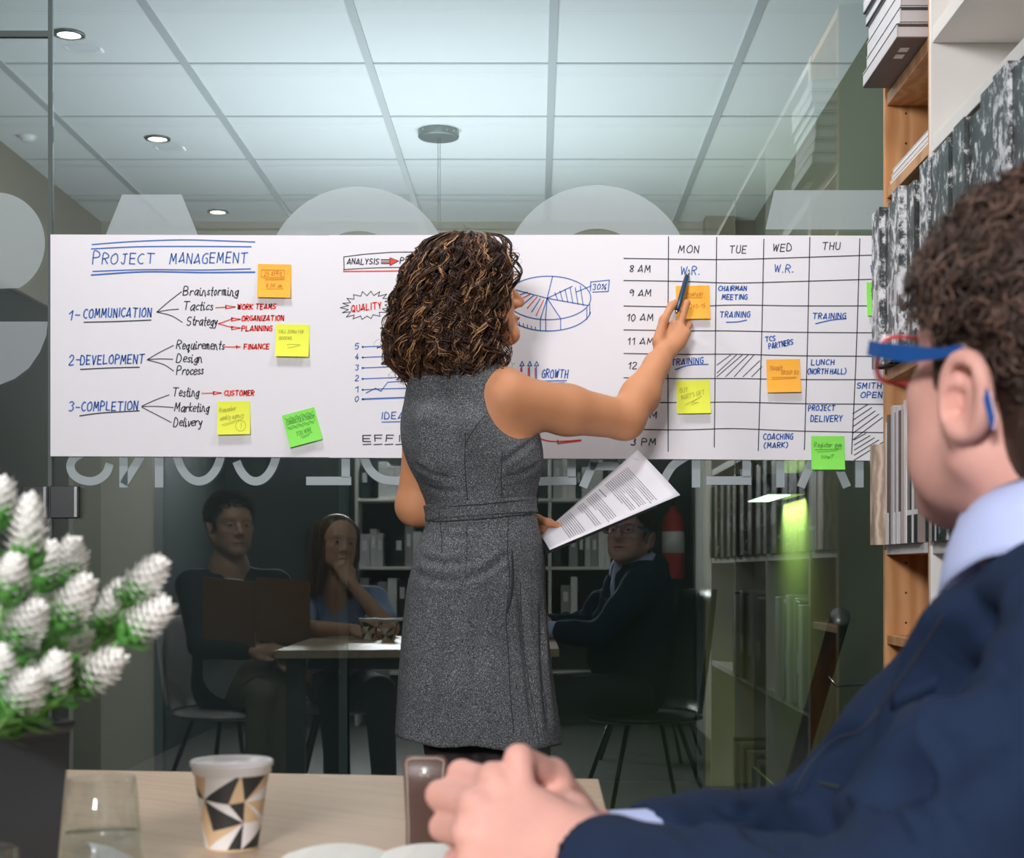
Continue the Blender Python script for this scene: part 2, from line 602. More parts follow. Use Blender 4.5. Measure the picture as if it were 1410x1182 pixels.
def surface_nets(G, lo, h):
    ins = G < 0
    c = np.zeros(tuple(s - 1 for s in G.shape), np.int8)
    for dx in (0, 1):
        for dy in (0, 1):
            for dz in (0, 1):
                c += ins[dx:G.shape[0] - 1 + dx, dy:G.shape[1] - 1 + dy, dz:G.shape[2] - 1 + dz]
    idx = np.argwhere((c > 0) & (c < 8))
    ids = np.full(c.shape, -1, np.int64)
    ids[idx[:, 0], idx[:, 1], idx[:, 2]] = np.arange(len(idx))
    pos = np.zeros((len(idx), 3))
    cnt = np.zeros((len(idx), 1))
    cor = [(x, y, z) for x in (0, 1) for y in (0, 1) for z in (0, 1)]
    for a in cor:
        for b in cor:
            if sum(abs(p - q) for p, q in zip(a, b)) == 1 and a < b:
                va = G[idx[:, 0] + a[0], idx[:, 1] + a[1], idx[:, 2] + a[2]].astype(float)
                vb = G[idx[:, 0] + b[0], idx[:, 1] + b[1], idx[:, 2] + b[2]].astype(float)
                mk = (va < 0) != (vb < 0)
                t = np.where(mk, va / np.where(mk, va - vb, 1), 0)[:, None]
                pos += np.where(mk[:, None], np.array(a) + t * (np.array(b) - np.array(a)), 0)
                cnt += mk[:, None]
    v = lo + (idx + pos / np.maximum(cnt, 1)) * h
    F = []
    for ax in range(3):
        sl0 = [slice(None)] * 3
        sl1 = [slice(None)] * 3
        sl0[ax], sl1[ax] = slice(0, -1), slice(1, None)
        A, B = ins[tuple(sl0)], ins[tuple(sl1)]
        e = np.argwhere(A != B)
        u, w_ = (ax + 1) % 3, (ax + 2) % 3
        e = e[(e[:, u] > 0) & (e[:, w_] > 0)]
        fl = A[e[:, 0], e[:, 1], e[:, 2]]
        q = []
        for du, dw in ((1, 1), (0, 1), (0, 0), (1, 0)):
            p = e.copy()
            p[:, u] -= du
            p[:, w_] -= dw
            q.append(ids[p[:, 0], p[:, 1], p[:, 2]])
        q = np.stack(q, 1)
        q = np.where(fl[:, None], q, q[:, ::-1])
        F.append(q)
    F = np.concatenate(F)
    return v, F[(F >= 0).all(1)]


def relax_mesh(v, f, n):
    e = np.concatenate([f[:, [0, 1]], f[:, [1, 2]], f[:, [2, 3]], f[:, [3, 0]]])
    for it in range(n):
        for lam in (0.5, -0.52):
            s = np.zeros_like(v)
            c = np.zeros(len(v))
            for a, b in ((0, 1), (1, 0)):
                for k in range(3): s[:, k] += np.bincount(e[:, a], v[e[:, b], k], len(v))
                c += np.bincount(e[:, a], None, len(v))
            v = v + lam * (s / np.maximum(c, 1)[:, None] - v)
    return v


def npmesh(name, v, f, mt, parent=None, mi=None, smooth=True):
    me = bpy.data.meshes.new(name)
    nv, nf, k = len(v), len(f), f.shape[1]
    me.vertices.add(nv)
    me.vertices.foreach_set('co', np.ascontiguousarray(v, np.float32).ravel())
    me.loops.add(nf * k)
    me.loops.foreach_set('vertex_index', np.ascontiguousarray(f, np.int32).ravel())
    me.polygons.add(nf)
    me.polygons.foreach_set('loop_start', np.arange(0, nf * k, k, dtype=np.int32))
    o = link(name, me, mt, parent)
    if mi is not None: me.polygons.foreach_set('material_index', np.asarray(mi, np.int32))
    me.polygons.foreach_set('use_smooth', np.full(nf, smooth))
    me.update(calc_edges=True)
    me.validate()
    return o


def crease(o, paths):
    """press folds into a cloth mesh: each path is (points, width, depth, ridge)"""
    me = o.data
    n = len(me.vertices)
    co = np.zeros(n * 3); me.vertices.foreach_get('co', co); co = co.reshape(-1, 3)
    no = np.zeros(n * 3); me.vertices.foreach_get('normal', no); no = no.reshape(-1, 3)
    for pts, wd, dp, rg in paths:
        p = np.array([tuple(q) for q in pts])
        sl = np.concatenate([[0], np.cumsum(np.linalg.norm(np.diff(p, axis=0), axis=1))])
        ss = np.linspace(0, sl[-1], max(8, int(sl[-1] / (wd * 0.3))))
        p = np.stack([np.interp(ss, sl, p[:, i]) for i in range(3)], 1)
        lo, hi = p.min(0) - 4 * wd, p.max(0) + 4 * wd
        ix = np.where(((co > lo) & (co < hi)).all(1))[0]
        if not len(ix): continue
        d = np.linalg.norm(co[ix][:, None, :] - p[None, :, :], axis=2)
        k = d.argmin(1)
        d = d[np.arange(len(ix)), k]
        ends = np.interp(k / (len(p) - 1), [0, 0.2, 0.8, 1], [0.15, 1, 1, 0.15])
        disp = (-dp * np.exp(-(d / wd) ** 2) + rg * np.exp(-((d - 2.0 * wd) / wd) ** 2)) * ends
        co[ix] += no[ix] * disp[:, None]
    me.vertices.foreach_set('co', co.ravel().astype(np.float32))
    me.update()


def strands(name, S, rad, mt, parent, mi=None, sides=3):
    """S: (N, K, 3) strand points, rad: (N,) radii; one mesh of tapered tubes"""
    N, K, _ = S.shape
    T = np.gradient(S, axis=1)
    T /= np.linalg.norm(T, axis=2, keepdims=True) + 1e-9
    ref = np.array([0.31, 0.52, 0.79])
    A = np.cross(T, ref)
    A /= np.linalg.norm(A, axis=2, keepdims=True) + 1e-9
    B = np.cross(T, A)
    tp = np.interp(np.linspace(0, 1, K), [0, 0.1, 0.7, 1], [0.7, 1, 0.9, 0.25])
    V = []
    for i in range(sides):
        a = 2 * math.pi * i / sides
        V.append(S + (A * math.cos(a) + B * math.sin(a)) * (rad[:, None] * tp[None, :])[:, :, None])
    V = np.stack(V, 2).reshape(-1, 3)
    base = (np.arange(N) * K * sides)[:, None, None] + (np.arange(K - 1) * sides)[None, :, None] + np.arange(sides)[None, None, :]
    nx = (np.arange(N) * K * sides)[:, None, None] + (np.arange(K - 1) * sides)[None, :, None] + ((np.arange(sides) + 1) % sides)[None, None, :]
    Fq = np.stack([base, nx, nx + sides, base + sides], -1).reshape(-1, 4)
    m = None if mi is None else np.repeat(mi, (K - 1) * sides)
    return npmesh(name, V, Fq, mt, parent, m)


# ---------------------------------------------------------------- people: head and hand builders
def frame(F, pitch=0.0, roll=0.0):
    """columns: forward, left, up for a head facing F (horizontal) tipped up by pitch"""
    f = Vector((F[0], F[1], 0)).normalized()
    l = Vector((0, 0, 1)).cross(f)
    q = Matrix.Rotation(-math.radians(pitch), 3, l)
    f2, u2 = q @ f, q @ Vector((0, 0, 1))
    q = Matrix.Rotation(math.radians(roll), 3, f2)
    l2, u2 = q @ l, q @ u2
    return np.array([[f2[i], l2[i], u2[i]] for i in range(3)])


def head_sdf(S, C, A, s=1.0, jaw=1.0, ears=True, neck_to=None, neck_r=0.055):
    C = np.array(C, float)
    def W(f, l, u): return C + A @ (np.array([f, l, u]) * s)
    def E(c, r, k=0.012, op='u', rot=None): S.ell(W(*c), np.array(r) * s, A if rot is None else A @ rot, k, op)
    E((-0.012, 0, 0.035), (0.098, 0.077, 0.090), 0.02)
    E((0.020, 0, 0.030), (0.080, 0.070, 0.075), 0.02)
    E((0.034, 0, -0.040), (0.060, 0.056 * jaw, 0.072), 0.025)
    for q in (1, -1):
        S.cone(W(-0.004, 0.054 * q * jaw, -0.052), W(0.072, 0.014 * q, -0.096), 0.020 * s, 0.017 * s, 0.025)
        E((0.056, 0.043 * q, -0.022), (0.026, 0.022, 0.022), 0.02)
        E((0.040, 0.040 * q, -0.060), (0.035, 0.022, 0.030), 0.02)
    E((0.078, 0, -0.098), (0.020, 0.022, 0.018), 0.018)
    S.cone(W(0.078, 0.032, 0.024), W(0.078, -0.032, 0.024), 0.015 * s, None, 0.016)
    for q in (1, -1):
        E((0.098, 0.031 * q, 0.004), (0.017, 0.018, 0.014), 0.012, 's')
        E((0.079, 0.031 * q, 0.003), (0.014, 0.015, 0.013), 0.004)
    S.cone(W(0.088, 0, 0.014), W(0.114, 0, -0.028), 0.009 * s, 0.012 * s, 0.012)
    for q in (1, -1): E((0.100, 0.012 * q, -0.034), (0.012, 0.008, 0.009), 0.006)
    E((0.090, 0, -0.062), (0.013, 0.024, 0.007), 0.006)
    E((0.088, 0, -0.072), (0.013, 0.020, 0.008), 0.006)
    E((0.104, 0, -0.067), (0.010, 0.020, 0.0018), 0.003, 's')
    if ears:
        for q in (1, -1):
            rim = []
            for t in np.linspace(-0.15, 1.0, 19):
                a = math.radians(205 - 290 * t)
                rim.append((-0.016 + 0.019 * math.cos(a) - 0.004 * t, (0.083 + 0.004 * math.sin(a) + 0.004 * t) * q, -0.012 + 0.026 * math.sin(a)))
            E((-0.016, 0.079 * q, -0.014), (0.020, 0.0065, 0.026), 0.006)
            E((-0.008, 0.079 * q, -0.038), (0.0095, 0.0060, 0.011), 0.006)
            for i in range(len(rim) - 1): S.cone(W(*rim[i]), W(*rim[i + 1]), 0.0044 * s, None, 0.007)
            E((-0.010, 0.087 * q, -0.018), (0.0085, 0.0105, 0.011), 0.003, 's')
            E((-0.018, 0.0875 * q, 0.003), (0.011, 0.0055, 0.006), 0.003, 's')
            E((-0.001, 0.081 * q, -0.018), (0.005, 0.006, 0.008), 0.004)
    if neck_to is not None:
        S.cone(W(-0.022, 0, -0.055), neck_to, neck_r * s, neck_r * 1.06 * s, 0.025)
    return W


def eyes(W, A, s, parent):
    for q in (1, -1):
        m = MB()
        c = W(0.0805, 0.031 * q, 0.003)
        ring = []
        f = Vector(A[:, 0]); l = Vector(A[:, 1]); u = Vector(A[:, 2])
        cv = Vector(c)
        v, fc = [], []
        n = 12
        for j in range(5):
            t = j / 4 * 1.1
            for i in range(n):
                a = 2 * math.pi * i / n
                v.append(cv + (f * math.cos(t) * 0.0135 + (l * math.cos(a) + u * math.sin(a) * 0.72) * math.sin(t) * 0.012) * s)
        for j in range(4):
            for i in range(n): fc.append((j * n + i, j * n + (i + 1) % n, (j + 1) * n + (i + 1) % n, (j + 1) * n + i))
        m.add(v, fc)
        for k in range(2 * n): m.m[k] = 1
        e = m.build('eye', [M['eye_white'], M['iris']], parent, smooth=True)


HAND_MCP = {'index': (0.026, 0.088, 0.0), 'middle': (0.006, 0.093, 0.004), 'ring': (-0.013, 0.088, 0.002), 'pinky': (-0.030, 0.078, -0.005)}
HAND_LEN = {'index': (0.044, 0.026, 0.020), 'middle': (0.048, 0.030, 0.021), 'ring': (0.044, 0.028, 0.021), 'pinky': (0.034, 0.021, 0.018)}


def hand_sdf(S, wrist, ydir, zback, thumb_side, curls, thumb, s=1.0, fr=1.0, over=None, thumb_world=None):
    """ydir to the knuckles, zback out of the back of the hand, thumb_side = +1/-1 picks which side the thumb sits on"""
    wrist = np.array(wrist, float)
    y = Vector(ydir).normalized()
    z = Vector(zback)
    z = (z - y * z.dot(y)).normalized()
    x = y.cross(z) * thumb_side
    A = np.array([[x[i], y[i], z[i]] for i in range(3)])
    def W(p): return wrist + A @ (np.array(p) * s)
    for nm, mc in HAND_MCP.items():
        S.cone(W((mc[0] * 0.55, 0.008, -0.002)), W((mc[0], mc[1] - 0.006, mc[2] - 0.004)), 0.016 * s * fr, 0.0125 * s * fr, 0.012)
    S.ell(W((0.0, 0.050, -0.008)), np.array((0.036, 0.044, 0.014)) * s, A, 0.012)
    tips = {}
    for nm, mc in HAND_MCP.items():
        if over and nm in over:
            r0 = {'index': .0098, 'middle': .0102, 'ring': .0096, 'pinky': .0082}[nm] * fr
            S.chain([np.array(q) for q in over[nm]], [r0 * 1.1 * s, r0 * 1.0 * s, r0 * 0.88 * s, r0 * 0.74 * s], 0.003)
            continue
        c = curls[nm]
        p = np.array(mc, float)
        ang = 0
        pts = [p.copy()]
        for L, d in zip(HAND_LEN[nm], c[:3]):
            ang += math.radians(d)
            sx = c[3] if len(c) > 3 else 0.0
            p = p + L * np.array([sx * math.cos(ang), math.cos(ang), -math.sin(ang)])
            pts.append(p.copy())
        r0 = {'index': .0098, 'middle': .0102, 'ring': .0096, 'pinky': .0082}[nm] * fr
        S.chain([W(q) for q in pts], [r0 * 1.08 * s, r0 * 1.0 * s, r0 * 0.88 * s, r0 * 0.74 * s], 0.003)
        S.ell(W(pts[0] + np.array([0, 0, 0.002])), np.array((.0105, .011, .0105)) * s * fr, A, 0.006)
        tips[nm] = W(pts[-1])
    S.chain([np.array(q) for q in thumb_world] if thumb_world else [W(q) for q in thumb], [0.017 * s * fr, 0.0125 * s * fr, 0.0108 * s * fr, 0.0085 * s * fr], 0.008)
    return W, tips


# ---------------------------------------------------------------- pen stroke lettering
GL = {
 'A': '04 4d 73;04 66', 'B': '03 0d 4d 6b 59 08 58 75 43 03', 'C': '6c 4d 1b 08 15 43 64', 'D': '03 0d 4c 69 66 43 03', 'E': '6d 0d 03 63;08 58',
 'F': '6d 0d 03;08 58', 'G': '6c 4d 1b 07 14 43 64 68 48', 'H': '03 0d;63 6d;08 68', 'I': '13 1d', 'J': '2d 7d;5d 55 33 15', 'K': '03 0d;6d 08 63',
 'L': '0d 03 63', 'M': '03 1d 46 7d 83', 'N': '03 0d 63 6d', 'O': '4d 1b 07 14 43 75 79 6c 4d', 'P': '03 0d 4d 6b 59 08', 'Q': '4d 1b 07 14 43 75 79 6c 4d;46 82',
 'R': '03 0d 4d 6b 59 08;28 63', 'S': '6c 3d 0b 19 57 65 33 04', 'T': '0d 8d;4d 43', 'U': '0d 05 23 43 65 6d', 'V': '0d 33 6d', 'W': '0d 23 4b 63 8d',
 'X': '03 6d;0d 63', 'Y': '0d 38 6d;38 33', 'Z': '0d 6d 03 63;28 58',
 '0': '3d 0a 06 23 56 5a 3d', '1': '0a 3d 33', '2': '0b 2d 5c 59 03 63', '3': '0c 3d 5b 39 56 33 04', '4': '4d 06 66;4a 43', '5': '5d 1d 09 49 56 33 04',
 '6': '4d 09 05 33 55 48 06', '7': '0d 6d 23', '8': '38 0b 3d 5b 38 05 33 55 38', '9': '5b 2d 09 28 5b 53', '.': '03 13', ',': '13 01', '-': '08 58', ':': '05 06;0a 0b',
 '!': '1d 16;13 14', '?': '0b 2d 5b 28 26;23 24', '(': '3e 0a 06 32', ')': '0e 3a 36 02', '%': '03 7d;0b 1d 2b 19 0b;55 67 75 63 55', "'": '1d 0a', '&': '63 1a 2d 4b 05 23 66', '"': '0d 0b;2d 2b',
 'a': '69 39 06 23 56 69;69 63 73', 'b': '0d 03 26 48 56 33 04', 'c': '58 39 06 23 54', 'd': '69 39 06 23 56;7d 64 73', 'e': '06 57 49 19 05 23 54', 'f': '5c 3d 24 20;08 48',
 'g': '59 28 06 33 58;59 51 30 01', 'i': '09 13 34;0b 0c', 'j': '39 31 00;3b 3c', 'k': '0d 03;49 06 53', 'l': '1d 04 23', 'm': '03 09 28 33 39 58 63 73', 'n': '03 09 38 53 63',
 'o': '29 06 23 56 29', 'p': '09 00;08 39 56 23 04', 'q': '59 28 06 33 58;59 50 72', 'r': '03 09;07 39 58', 's': '48 29 17 45 33 04', 't': '2d 24 43;09 49', 'u': '09 04 33 59;59 53 63',
 'v': '09 23 59', 'w': '09 13 37 53 79', 'x': '09 53;59 03', 'y': '09 25 59;59 30 00', 'z': '09 59 03 53', 'h': '0d 03;07 39 53', ' ': ''}
CURVED = set("BCDGJOPQRSU0235689abcdefghijklmnopqrstuvwyz()?&")


def catmull(p, n=4):
    if len(p) < 3: return p
    out = []
    for i in range(len(p) - 1):
        a, b, c, d = p[max(i - 1, 0)], p[i], p[i + 1], p[min(i + 2, len(p) - 1)]
        for j in range(n):
            t = j / n
            out.append(tuple(0.5 * ((2 * b[k]) + (-a[k] + c[k]) * t + (2 * a[k] - 5 * b[k] + 4 * c[k] - d[k]) * t * t + (-a[k] + 3 * b[k] - 3 * c[k] + d[k]) * t**3) for k in range(2)))
    out.append(p[-1])
    return out


class Ink:
    """collects pen strokes in the plane of a sheet (u, v), later placed at depth by 'to3'"""
    def __init__(self):
        self.s = []

    def line(self, pts, wd=1.6, smooth=True, wob=0.0):
        if wob: pts = [(x + R.uniform(-wob, wob), y + R.uniform(-wob, wob)) for x, y in pts]
        self.s.append((catmull(pts, 6) if smooth else list(pts), wd))

    def poly(self, pts):
        self.s.append((list(pts), None))

    def text(self, t, x0, x1, yb, h, wd=1.5, rot=0.0, slant=0.12, jit=0.035):
        gl, x = [], 0.0
        for ch in t:
            g = GL[ch]
            if ch == ' ':
                x += 0.45
                continue
            st = [[(int(q[0], 36) / 10, (int(q[1], 36) - 3) / 10) for q in s.split()] for s in g.split(';')]
            wmax = max(p[0] for s in st for p in s)
            k = 0.85 if ch.islower() else 1.0
            j = lambda: R.uniform(-jit, jit)
            dy = R.uniform(-0.05, 0.05)
            for s in st:
                s2 = [(x + p[0] * k + j(), p[1] + j() + dy) for p in s]
                gl.append(catmull(s2, 4) if ch in CURVED else s2)
            x += wmax * k + (0.17 if ch.islower() else 0.34)
        tot = max(x - 0.2, 0.1)
        sc = (x1 - x0) / tot
        c, s_ = math.cos(math.radians(rot)), math.sin(math.radians(rot))
        for st in gl:
            o = []
            for px, py in st:
                u, v = px * sc + py * h * slant, py * h
                o.append((x0 + u * c - v * s_, yb - u * s_ - v * c))
            self.s.append((o, wd))

    def build(self, name, mt, parent, to3, lift=0.0):
        mb = MB()
        work = []
        for pts, wd in self.s:
            if wd is None:
                mb.add([to3(p[0], p[1], lift) for p in pts], [tuple(range(len(pts)))])
                continue
            cur = [pts[0]]
            for i in range(1, len(pts)):
                cur.append(pts[i])
                if i < len(pts) - 1:
                    ax, ay = pts[i][0] - pts[i - 1][0], pts[i][1] - pts[i - 1][1]
                    bx, by = pts[i + 1][0] - pts[i][0], pts[i + 1][1] - pts[i][1]
                    if ax * bx + ay * by < 0.62 * math.hypot(ax, ay) * math.hypot(bx, by):
                        work.append((cur, wd))
                        cur = [pts[i]]
            work.append((cur, wd))
        for pts, wd in work:
            if len(pts) < 2: continue
            # round the pen stroke's ends a little past its turning points
            e = []
            for a, b in ((pts[1], pts[0]), (pts[-2], pts[-1])):
                d = math.hypot(b[0] - a[0], b[1] - a[1]) or 1
                e.append((b[0] + (b[0] - a[0]) / d * wd * 0.3, b[1] + (b[1] - a[1]) / d * wd * 0.3))
            pts = [e[0]] + list(pts[1:-1]) + [e[1]]
            n = len(pts)
            L, Rr = [], []
            for i in range(n):
                a, b = pts[max(i - 1, 0)], pts[min(i + 1, n - 1)]
                dx, dy = b[0] - a[0], b[1] - a[1]
                d = math.hypot(dx, dy) or 1
                nx, ny = -dy / d * wd / 2, dx / d * wd / 2
                L.append(to3(pts[i][0] + nx, pts[i][1] + ny, lift))
                Rr.append(to3(pts[i][0] - nx, pts[i][1] - ny, lift))
            mb.add(L + Rr, [(i, i + 1, n + i + 1, n + i) for i in range(n - 1)])
        return mb.build(name, mt, parent)


def on_paper(u, v, lift=0.0):
    p = P(u, v, PAPER_Y)
    return (p.x, PAPER_Y - 0.0009 - lift, p.z)
# ---------------------------------------------------------------- the setting: meeting room, glass front, hall beyond it
XL, XR, YB, YF = -2.06, 1.03, -3.2, 7.5
struct(boxobj('floor', (XL, YB, -0.05), (XR, GLASS_Y, 0), M['dark_floor']))
struct(boxobj('floor_hall', (XL, GLASS_Y, -0.05), (XR, YF, 0), M['dark_floor']))
struct(boxobj('ceiling', (XL, YB, CEIL_Z), (XR, GLASS_Y, CEIL_Z + 0.05), M['ceiling_tile']))
struct(boxobj('ceiling_hall', (XL, GLASS_Y, CEIL_Z), (XR, YF, CEIL_Z + 0.05), M['ceiling_tile']))
tb = MB()
cols = [-2.02 + 0.001, -1.143 - 0.6, -1.143, -0.543, 0.0526, 0.657]
for x in cols[1:]:
    tb.box((x - 0.013, GLASS_Y + 0.02, CEIL_Z - 0.006), (x + 0.013, YF, CEIL_Z - 0.0005))
y = 4.563
while y < YF:
    tb.box((XL, y - 0.006, CEIL_Z - 0.003), (XR, y + 0.006, CEIL_Z - 0.0004))
    y += 0.6
struct(tb.build('trim_1', M['ceiling_bar']))
tb = MB()
for x in cols[1:]:
    tb.box((x - 0.013, YB, CEIL_Z - 0.006), (x + 0.013, GLASS_Y - 0.02, CEIL_Z - 0.0005))
y = 2.024 - 0.6 * 8
while y < GLASS_Y - 0.1:
    tb.box((XL, y - 0.006, CEIL_Z - 0.003), (XR, y + 0.006, CEIL_Z - 0.0004))
    y += 0.6
struct(tb.build('trim_2', M['ceiling_bar']))

fx = MB()
for lx in (-0.75, 0.35):
    for a, b, c, d in ((-.13, -.13, .13, -.11), (-.13, .11, .13, .13), (-.13, -.11, -.11, .11), (.11, -.11, .13, .11)):
        fx.box((lx + a, 3.03 + b, CEIL_Z - 0.028), (lx + c, 3.03 + d, CEIL_Z - 0.001))
struct(fx.build('trim_5', M['white_plastic']))
wl = MB()
wl.box((XL - 0.1, YB, 0), (XL, -1.2, CEIL_Z))
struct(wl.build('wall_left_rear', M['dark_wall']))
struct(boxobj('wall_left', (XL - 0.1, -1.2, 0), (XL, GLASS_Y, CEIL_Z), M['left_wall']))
wl = MB()
wl.box((XL - 0.1, GLASS_Y, 2.12), (XL, YF, CEIL_Z))
wl.box((XL - 0.1, 7.05, 0), (XL, YF, 2.12))
struct(wl.build('wall_left_hall', M['tan_wall']))
wl = MB()
wl.box((XL - 0.1, GLASS_Y, 0), (XL - 0.02, 7.05, 2.12))
struct(wl.build('window_3', M['dark_wall']))
struct(boxobj('wall_right', (XR, YB, 0), (XR + 0.1, GLASS_Y, CEIL_Z), M['room_wall']))
struct(boxobj('wall_right_hall', (XR, GLASS_Y, 0), (XR + 0.1, YF, CEIL_Z), M['olive_wall']))
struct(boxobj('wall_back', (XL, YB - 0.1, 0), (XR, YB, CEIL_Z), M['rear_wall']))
wl = MB()
wl.box((XL, YF, 0), (-1.80, YF + 0.1, CEIL_Z))
wl.box((-1.80, YF, 2.50), (0.79, YF + 0.1, CEIL_Z))
struct(wl.build('wall_far', M['tan_wall']))
struct(boxobj('wall_far_pillar', (0.79, YF - 0.12, 0), (0.925, YF + 0.1, CEIL_Z), M['pillar_tan']))
struct(boxobj('wall_far_corner', (0.925, YF - 0.02, 0), (XR, YF + 0.1, CEIL_Z), M['brown_wall']))
struct(boxobj('window_4', (-1.80, YF + 0.03, 0), (0.79, YF + 0.1, 2.50), M['dark_wall']))
fr = MB()
for x in (-1.80, -0.93, -0.07, 0.76): fr.box((x, YF - 0.03, 0), (x + 0.04, YF + 0.03, 2.5))
struct(fr.build('trim_3', M['gasket']))
struct(boxobj('baseboard_hall', (XR - 0.012, GLASS_Y + 0.03, 0), (XR, YF - 0.02, 0.08), M['olive_wall']))

# glass front: one wide fixed pane, a door leaf on the left and the pane above it
DX = -1.118
struct(boxobj('window_1', (DX + 0.004, GLASS_Y, 0.0), (XR, GLASS_Y + 0.010, CEIL_Z), M['glass']))
struct(boxobj('door_1', (XL, GLASS_Y, 0.0), (DX - 0.006, GLASS_Y + 0.010, 2.232), M['glass']))
struct(boxobj('window_2', (XL, GLASS_Y, 2.246), (DX - 0.006, GLASS_Y + 0.010, CEIL_Z), M['glass']))
gk = MB()
gk.box((DX - 0.006, GLASS_Y - 0.002, 0), (DX + 0.003, GLASS_Y + 0.012, CEIL_Z))
gk.box((XL, GLASS_Y - 0.002, 2.232), (DX - 0.006, GLASS_Y + 0.012, 2.246))
struct(gk.build('trim_4', M['gasket']))

# frosted lettering on the glass, seen from behind (mirrored)
def film(name, label, strokes, wd, mt, polys=(), Y=GLASS_Y - 0.0006):
    ink = Ink()
    for s, sm in strokes: ink.line(s, wd, sm)
    for p in polys: ink.poly(p)
    o = ink.build(name, mt, None, lambda u, v, l: tuple(P(u, v, Y)))
    return tag(o, label, 'window lettering')


def arc(cx, cy, rx, ry, a0, a1, n=26):
    return [(cx + rx * math.cos(math.radians(a0 + (a1 - a0) * i / n)), cy - ry * math.sin(math.radians(a0 + (a1 - a0) * i / n))) for i in range(n + 1)]


LT = [
 ('S', [([(150, 642), (146, 652), (136, 660), (124, 663), (110, 660), (100, 652), (97, 641), (102, 631), (114, 624), (130, 616), (144, 604)], True)]),
 ('N', [([(170, 668), (170, 560)], False), ([(219, 668), (219, 560)], False), ([(172, 664), (218, 590)], False)]),
 ('O', [(arc(274, 610, 32, 53, 180, 360), False)]),
 ('C', [(arc(352, 610, 30, 53, 213, 360), False)]),
 ('E', [([(476, 560), (476, 654.5)], False), ([(425, 662.5), (480, 662.5)], False), ([(432, 612), (476, 612)], False)]),
 ('D', [([(500, 600), (502, 630), (511, 649), (527, 660), (550, 662.5), (580, 662.5)], True), ([(580, 560), (580, 668)], False)]),
 ('E', [([(787, 560), (787, 654.5)], False), ([(745, 663), (790, 662)], False)]),
 ('A', [([(804, 668), (838, 590)], False), ([(872, 668), (838, 590)], False), ([(816, 642), (860, 642)], False)]),
 ('R', [([(911, 668), (926, 642), (950, 626)], True), ([(958.5, 560), (958.5, 668)], False)]),
 ('L', [([(1028, 560), (1028, 654)], False), ([(976, 662), (1031, 662)], False)]),
 ('T', [([(1074.5, 560), (1074.5, 668)], False)]),
 ('A', [([(1104, 668), (1134, 596)], False), ([(1165, 668), (1134, 596)], False)]),
 ('N', [([(1183.5, 560), (1183.5, 668)], False), ([(1186, 606), (1222, 668)], False)]),
]
ORD = ['leftmost, a curved S', 'second from the left, an N', 'third from the left, a round O', 'fourth from the left, an open C', 'fifth from the left, left of the woman, an E', 'a D half hidden by the womans left arm',
       'an E just right of the grey dress', 'an A half covered by the held document', 'an R leg right of the held document', 'an L under the Monday and Tuesday columns', 'a T stem under the Wednesday column',
       'an A behind the lowest green note', 'an N beside the bookcase']
for (ch, st), od in zip(LT, ORD):
    film('frosted_letter', 'mirrored frosted letter under the paper, ' + od, st, 11.5, M['frosted_film'])['group'] = 'frosted letters along the glass'
# large frosted graphics above
film('frosted_graphic', 'large frosted wedge shape above the Project Management sheet', [], 1, M['frosted_film_soft'], [[(168, 268), (250, 268), (300, 392), (118, 392)]])
def ringpoly(cx, cy, r0, r1):
    a, b = arc(cx, cy, r1, r1, 180, 0, 40), arc(cx, cy, r0, r0, 180, 0, 40)
    return [[a[i], a[i + 1], b[i + 1], b[i]] for i in range(40)]
film('frosted_graphic', 'large frosted ring above the paper left of the womans hair', [], 1, M['frosted_film_soft'], ringpoly(493, 385, 67, 128))
film('frosted_graphic', 'large frosted ring above the pie chart right of the womans hair', [], 1, M['frosted_film_soft'], ringpoly(822, 385, 70, 130))
film('frosted_graphic', 'frosted band on the glass next to the bookcase', [], 1, M['frosted_film_soft'], [[(1066, 262), (1264, 262), (1264, 316), (1054, 316)]])
film('frosted_graphic', 'large frosted rounded shape on the glass door, upper one', [], 1, M['frosted_film_soft'], [[(-60, 265)] + arc(-5, 335, 67, 70, 88, -62, 30) + [(-60, 400)]])
film('frosted_graphic', 'large frosted rounded shape on the glass door, lower one', [], 1, M['frosted_film_soft'], [[(-60, 443), (66, 443), (64, 462), (55, 485), (40, 507), (20, 522), (0, 530), (-60, 532)]])

# steel patch fittings joining the door leaf to the fixed pane
for x0, x1, lb in ((30, 65.5, 'square polished steel clamp on the glass door edge, left of the pair'), (68.5, 108, 'square polished steel clamp on the fixed pane, right of the pair')):
    a, b = P(x0, 714, GLASS_Y - 0.016), P(x1, 669, GLASS_Y - 0.016)
    t = thing('glass_clamp', lb, 'clamp', (a.x, GLASS_Y, a.z), 'steel clamps on the glass')
    boxobj('plate', (a.x, GLASS_Y - 0.016, a.z), (b.x, GLASS_Y, b.z), M['clamp_steel'], t, 0.002)
    boxobj('edge_strip', (b.x - 0.010, GLASS_Y - 0.020, a.z + 0.002), (b.x - 0.002, GLASS_Y - 0.016, b.z - 0.002), M['steel'], t, 0.001)

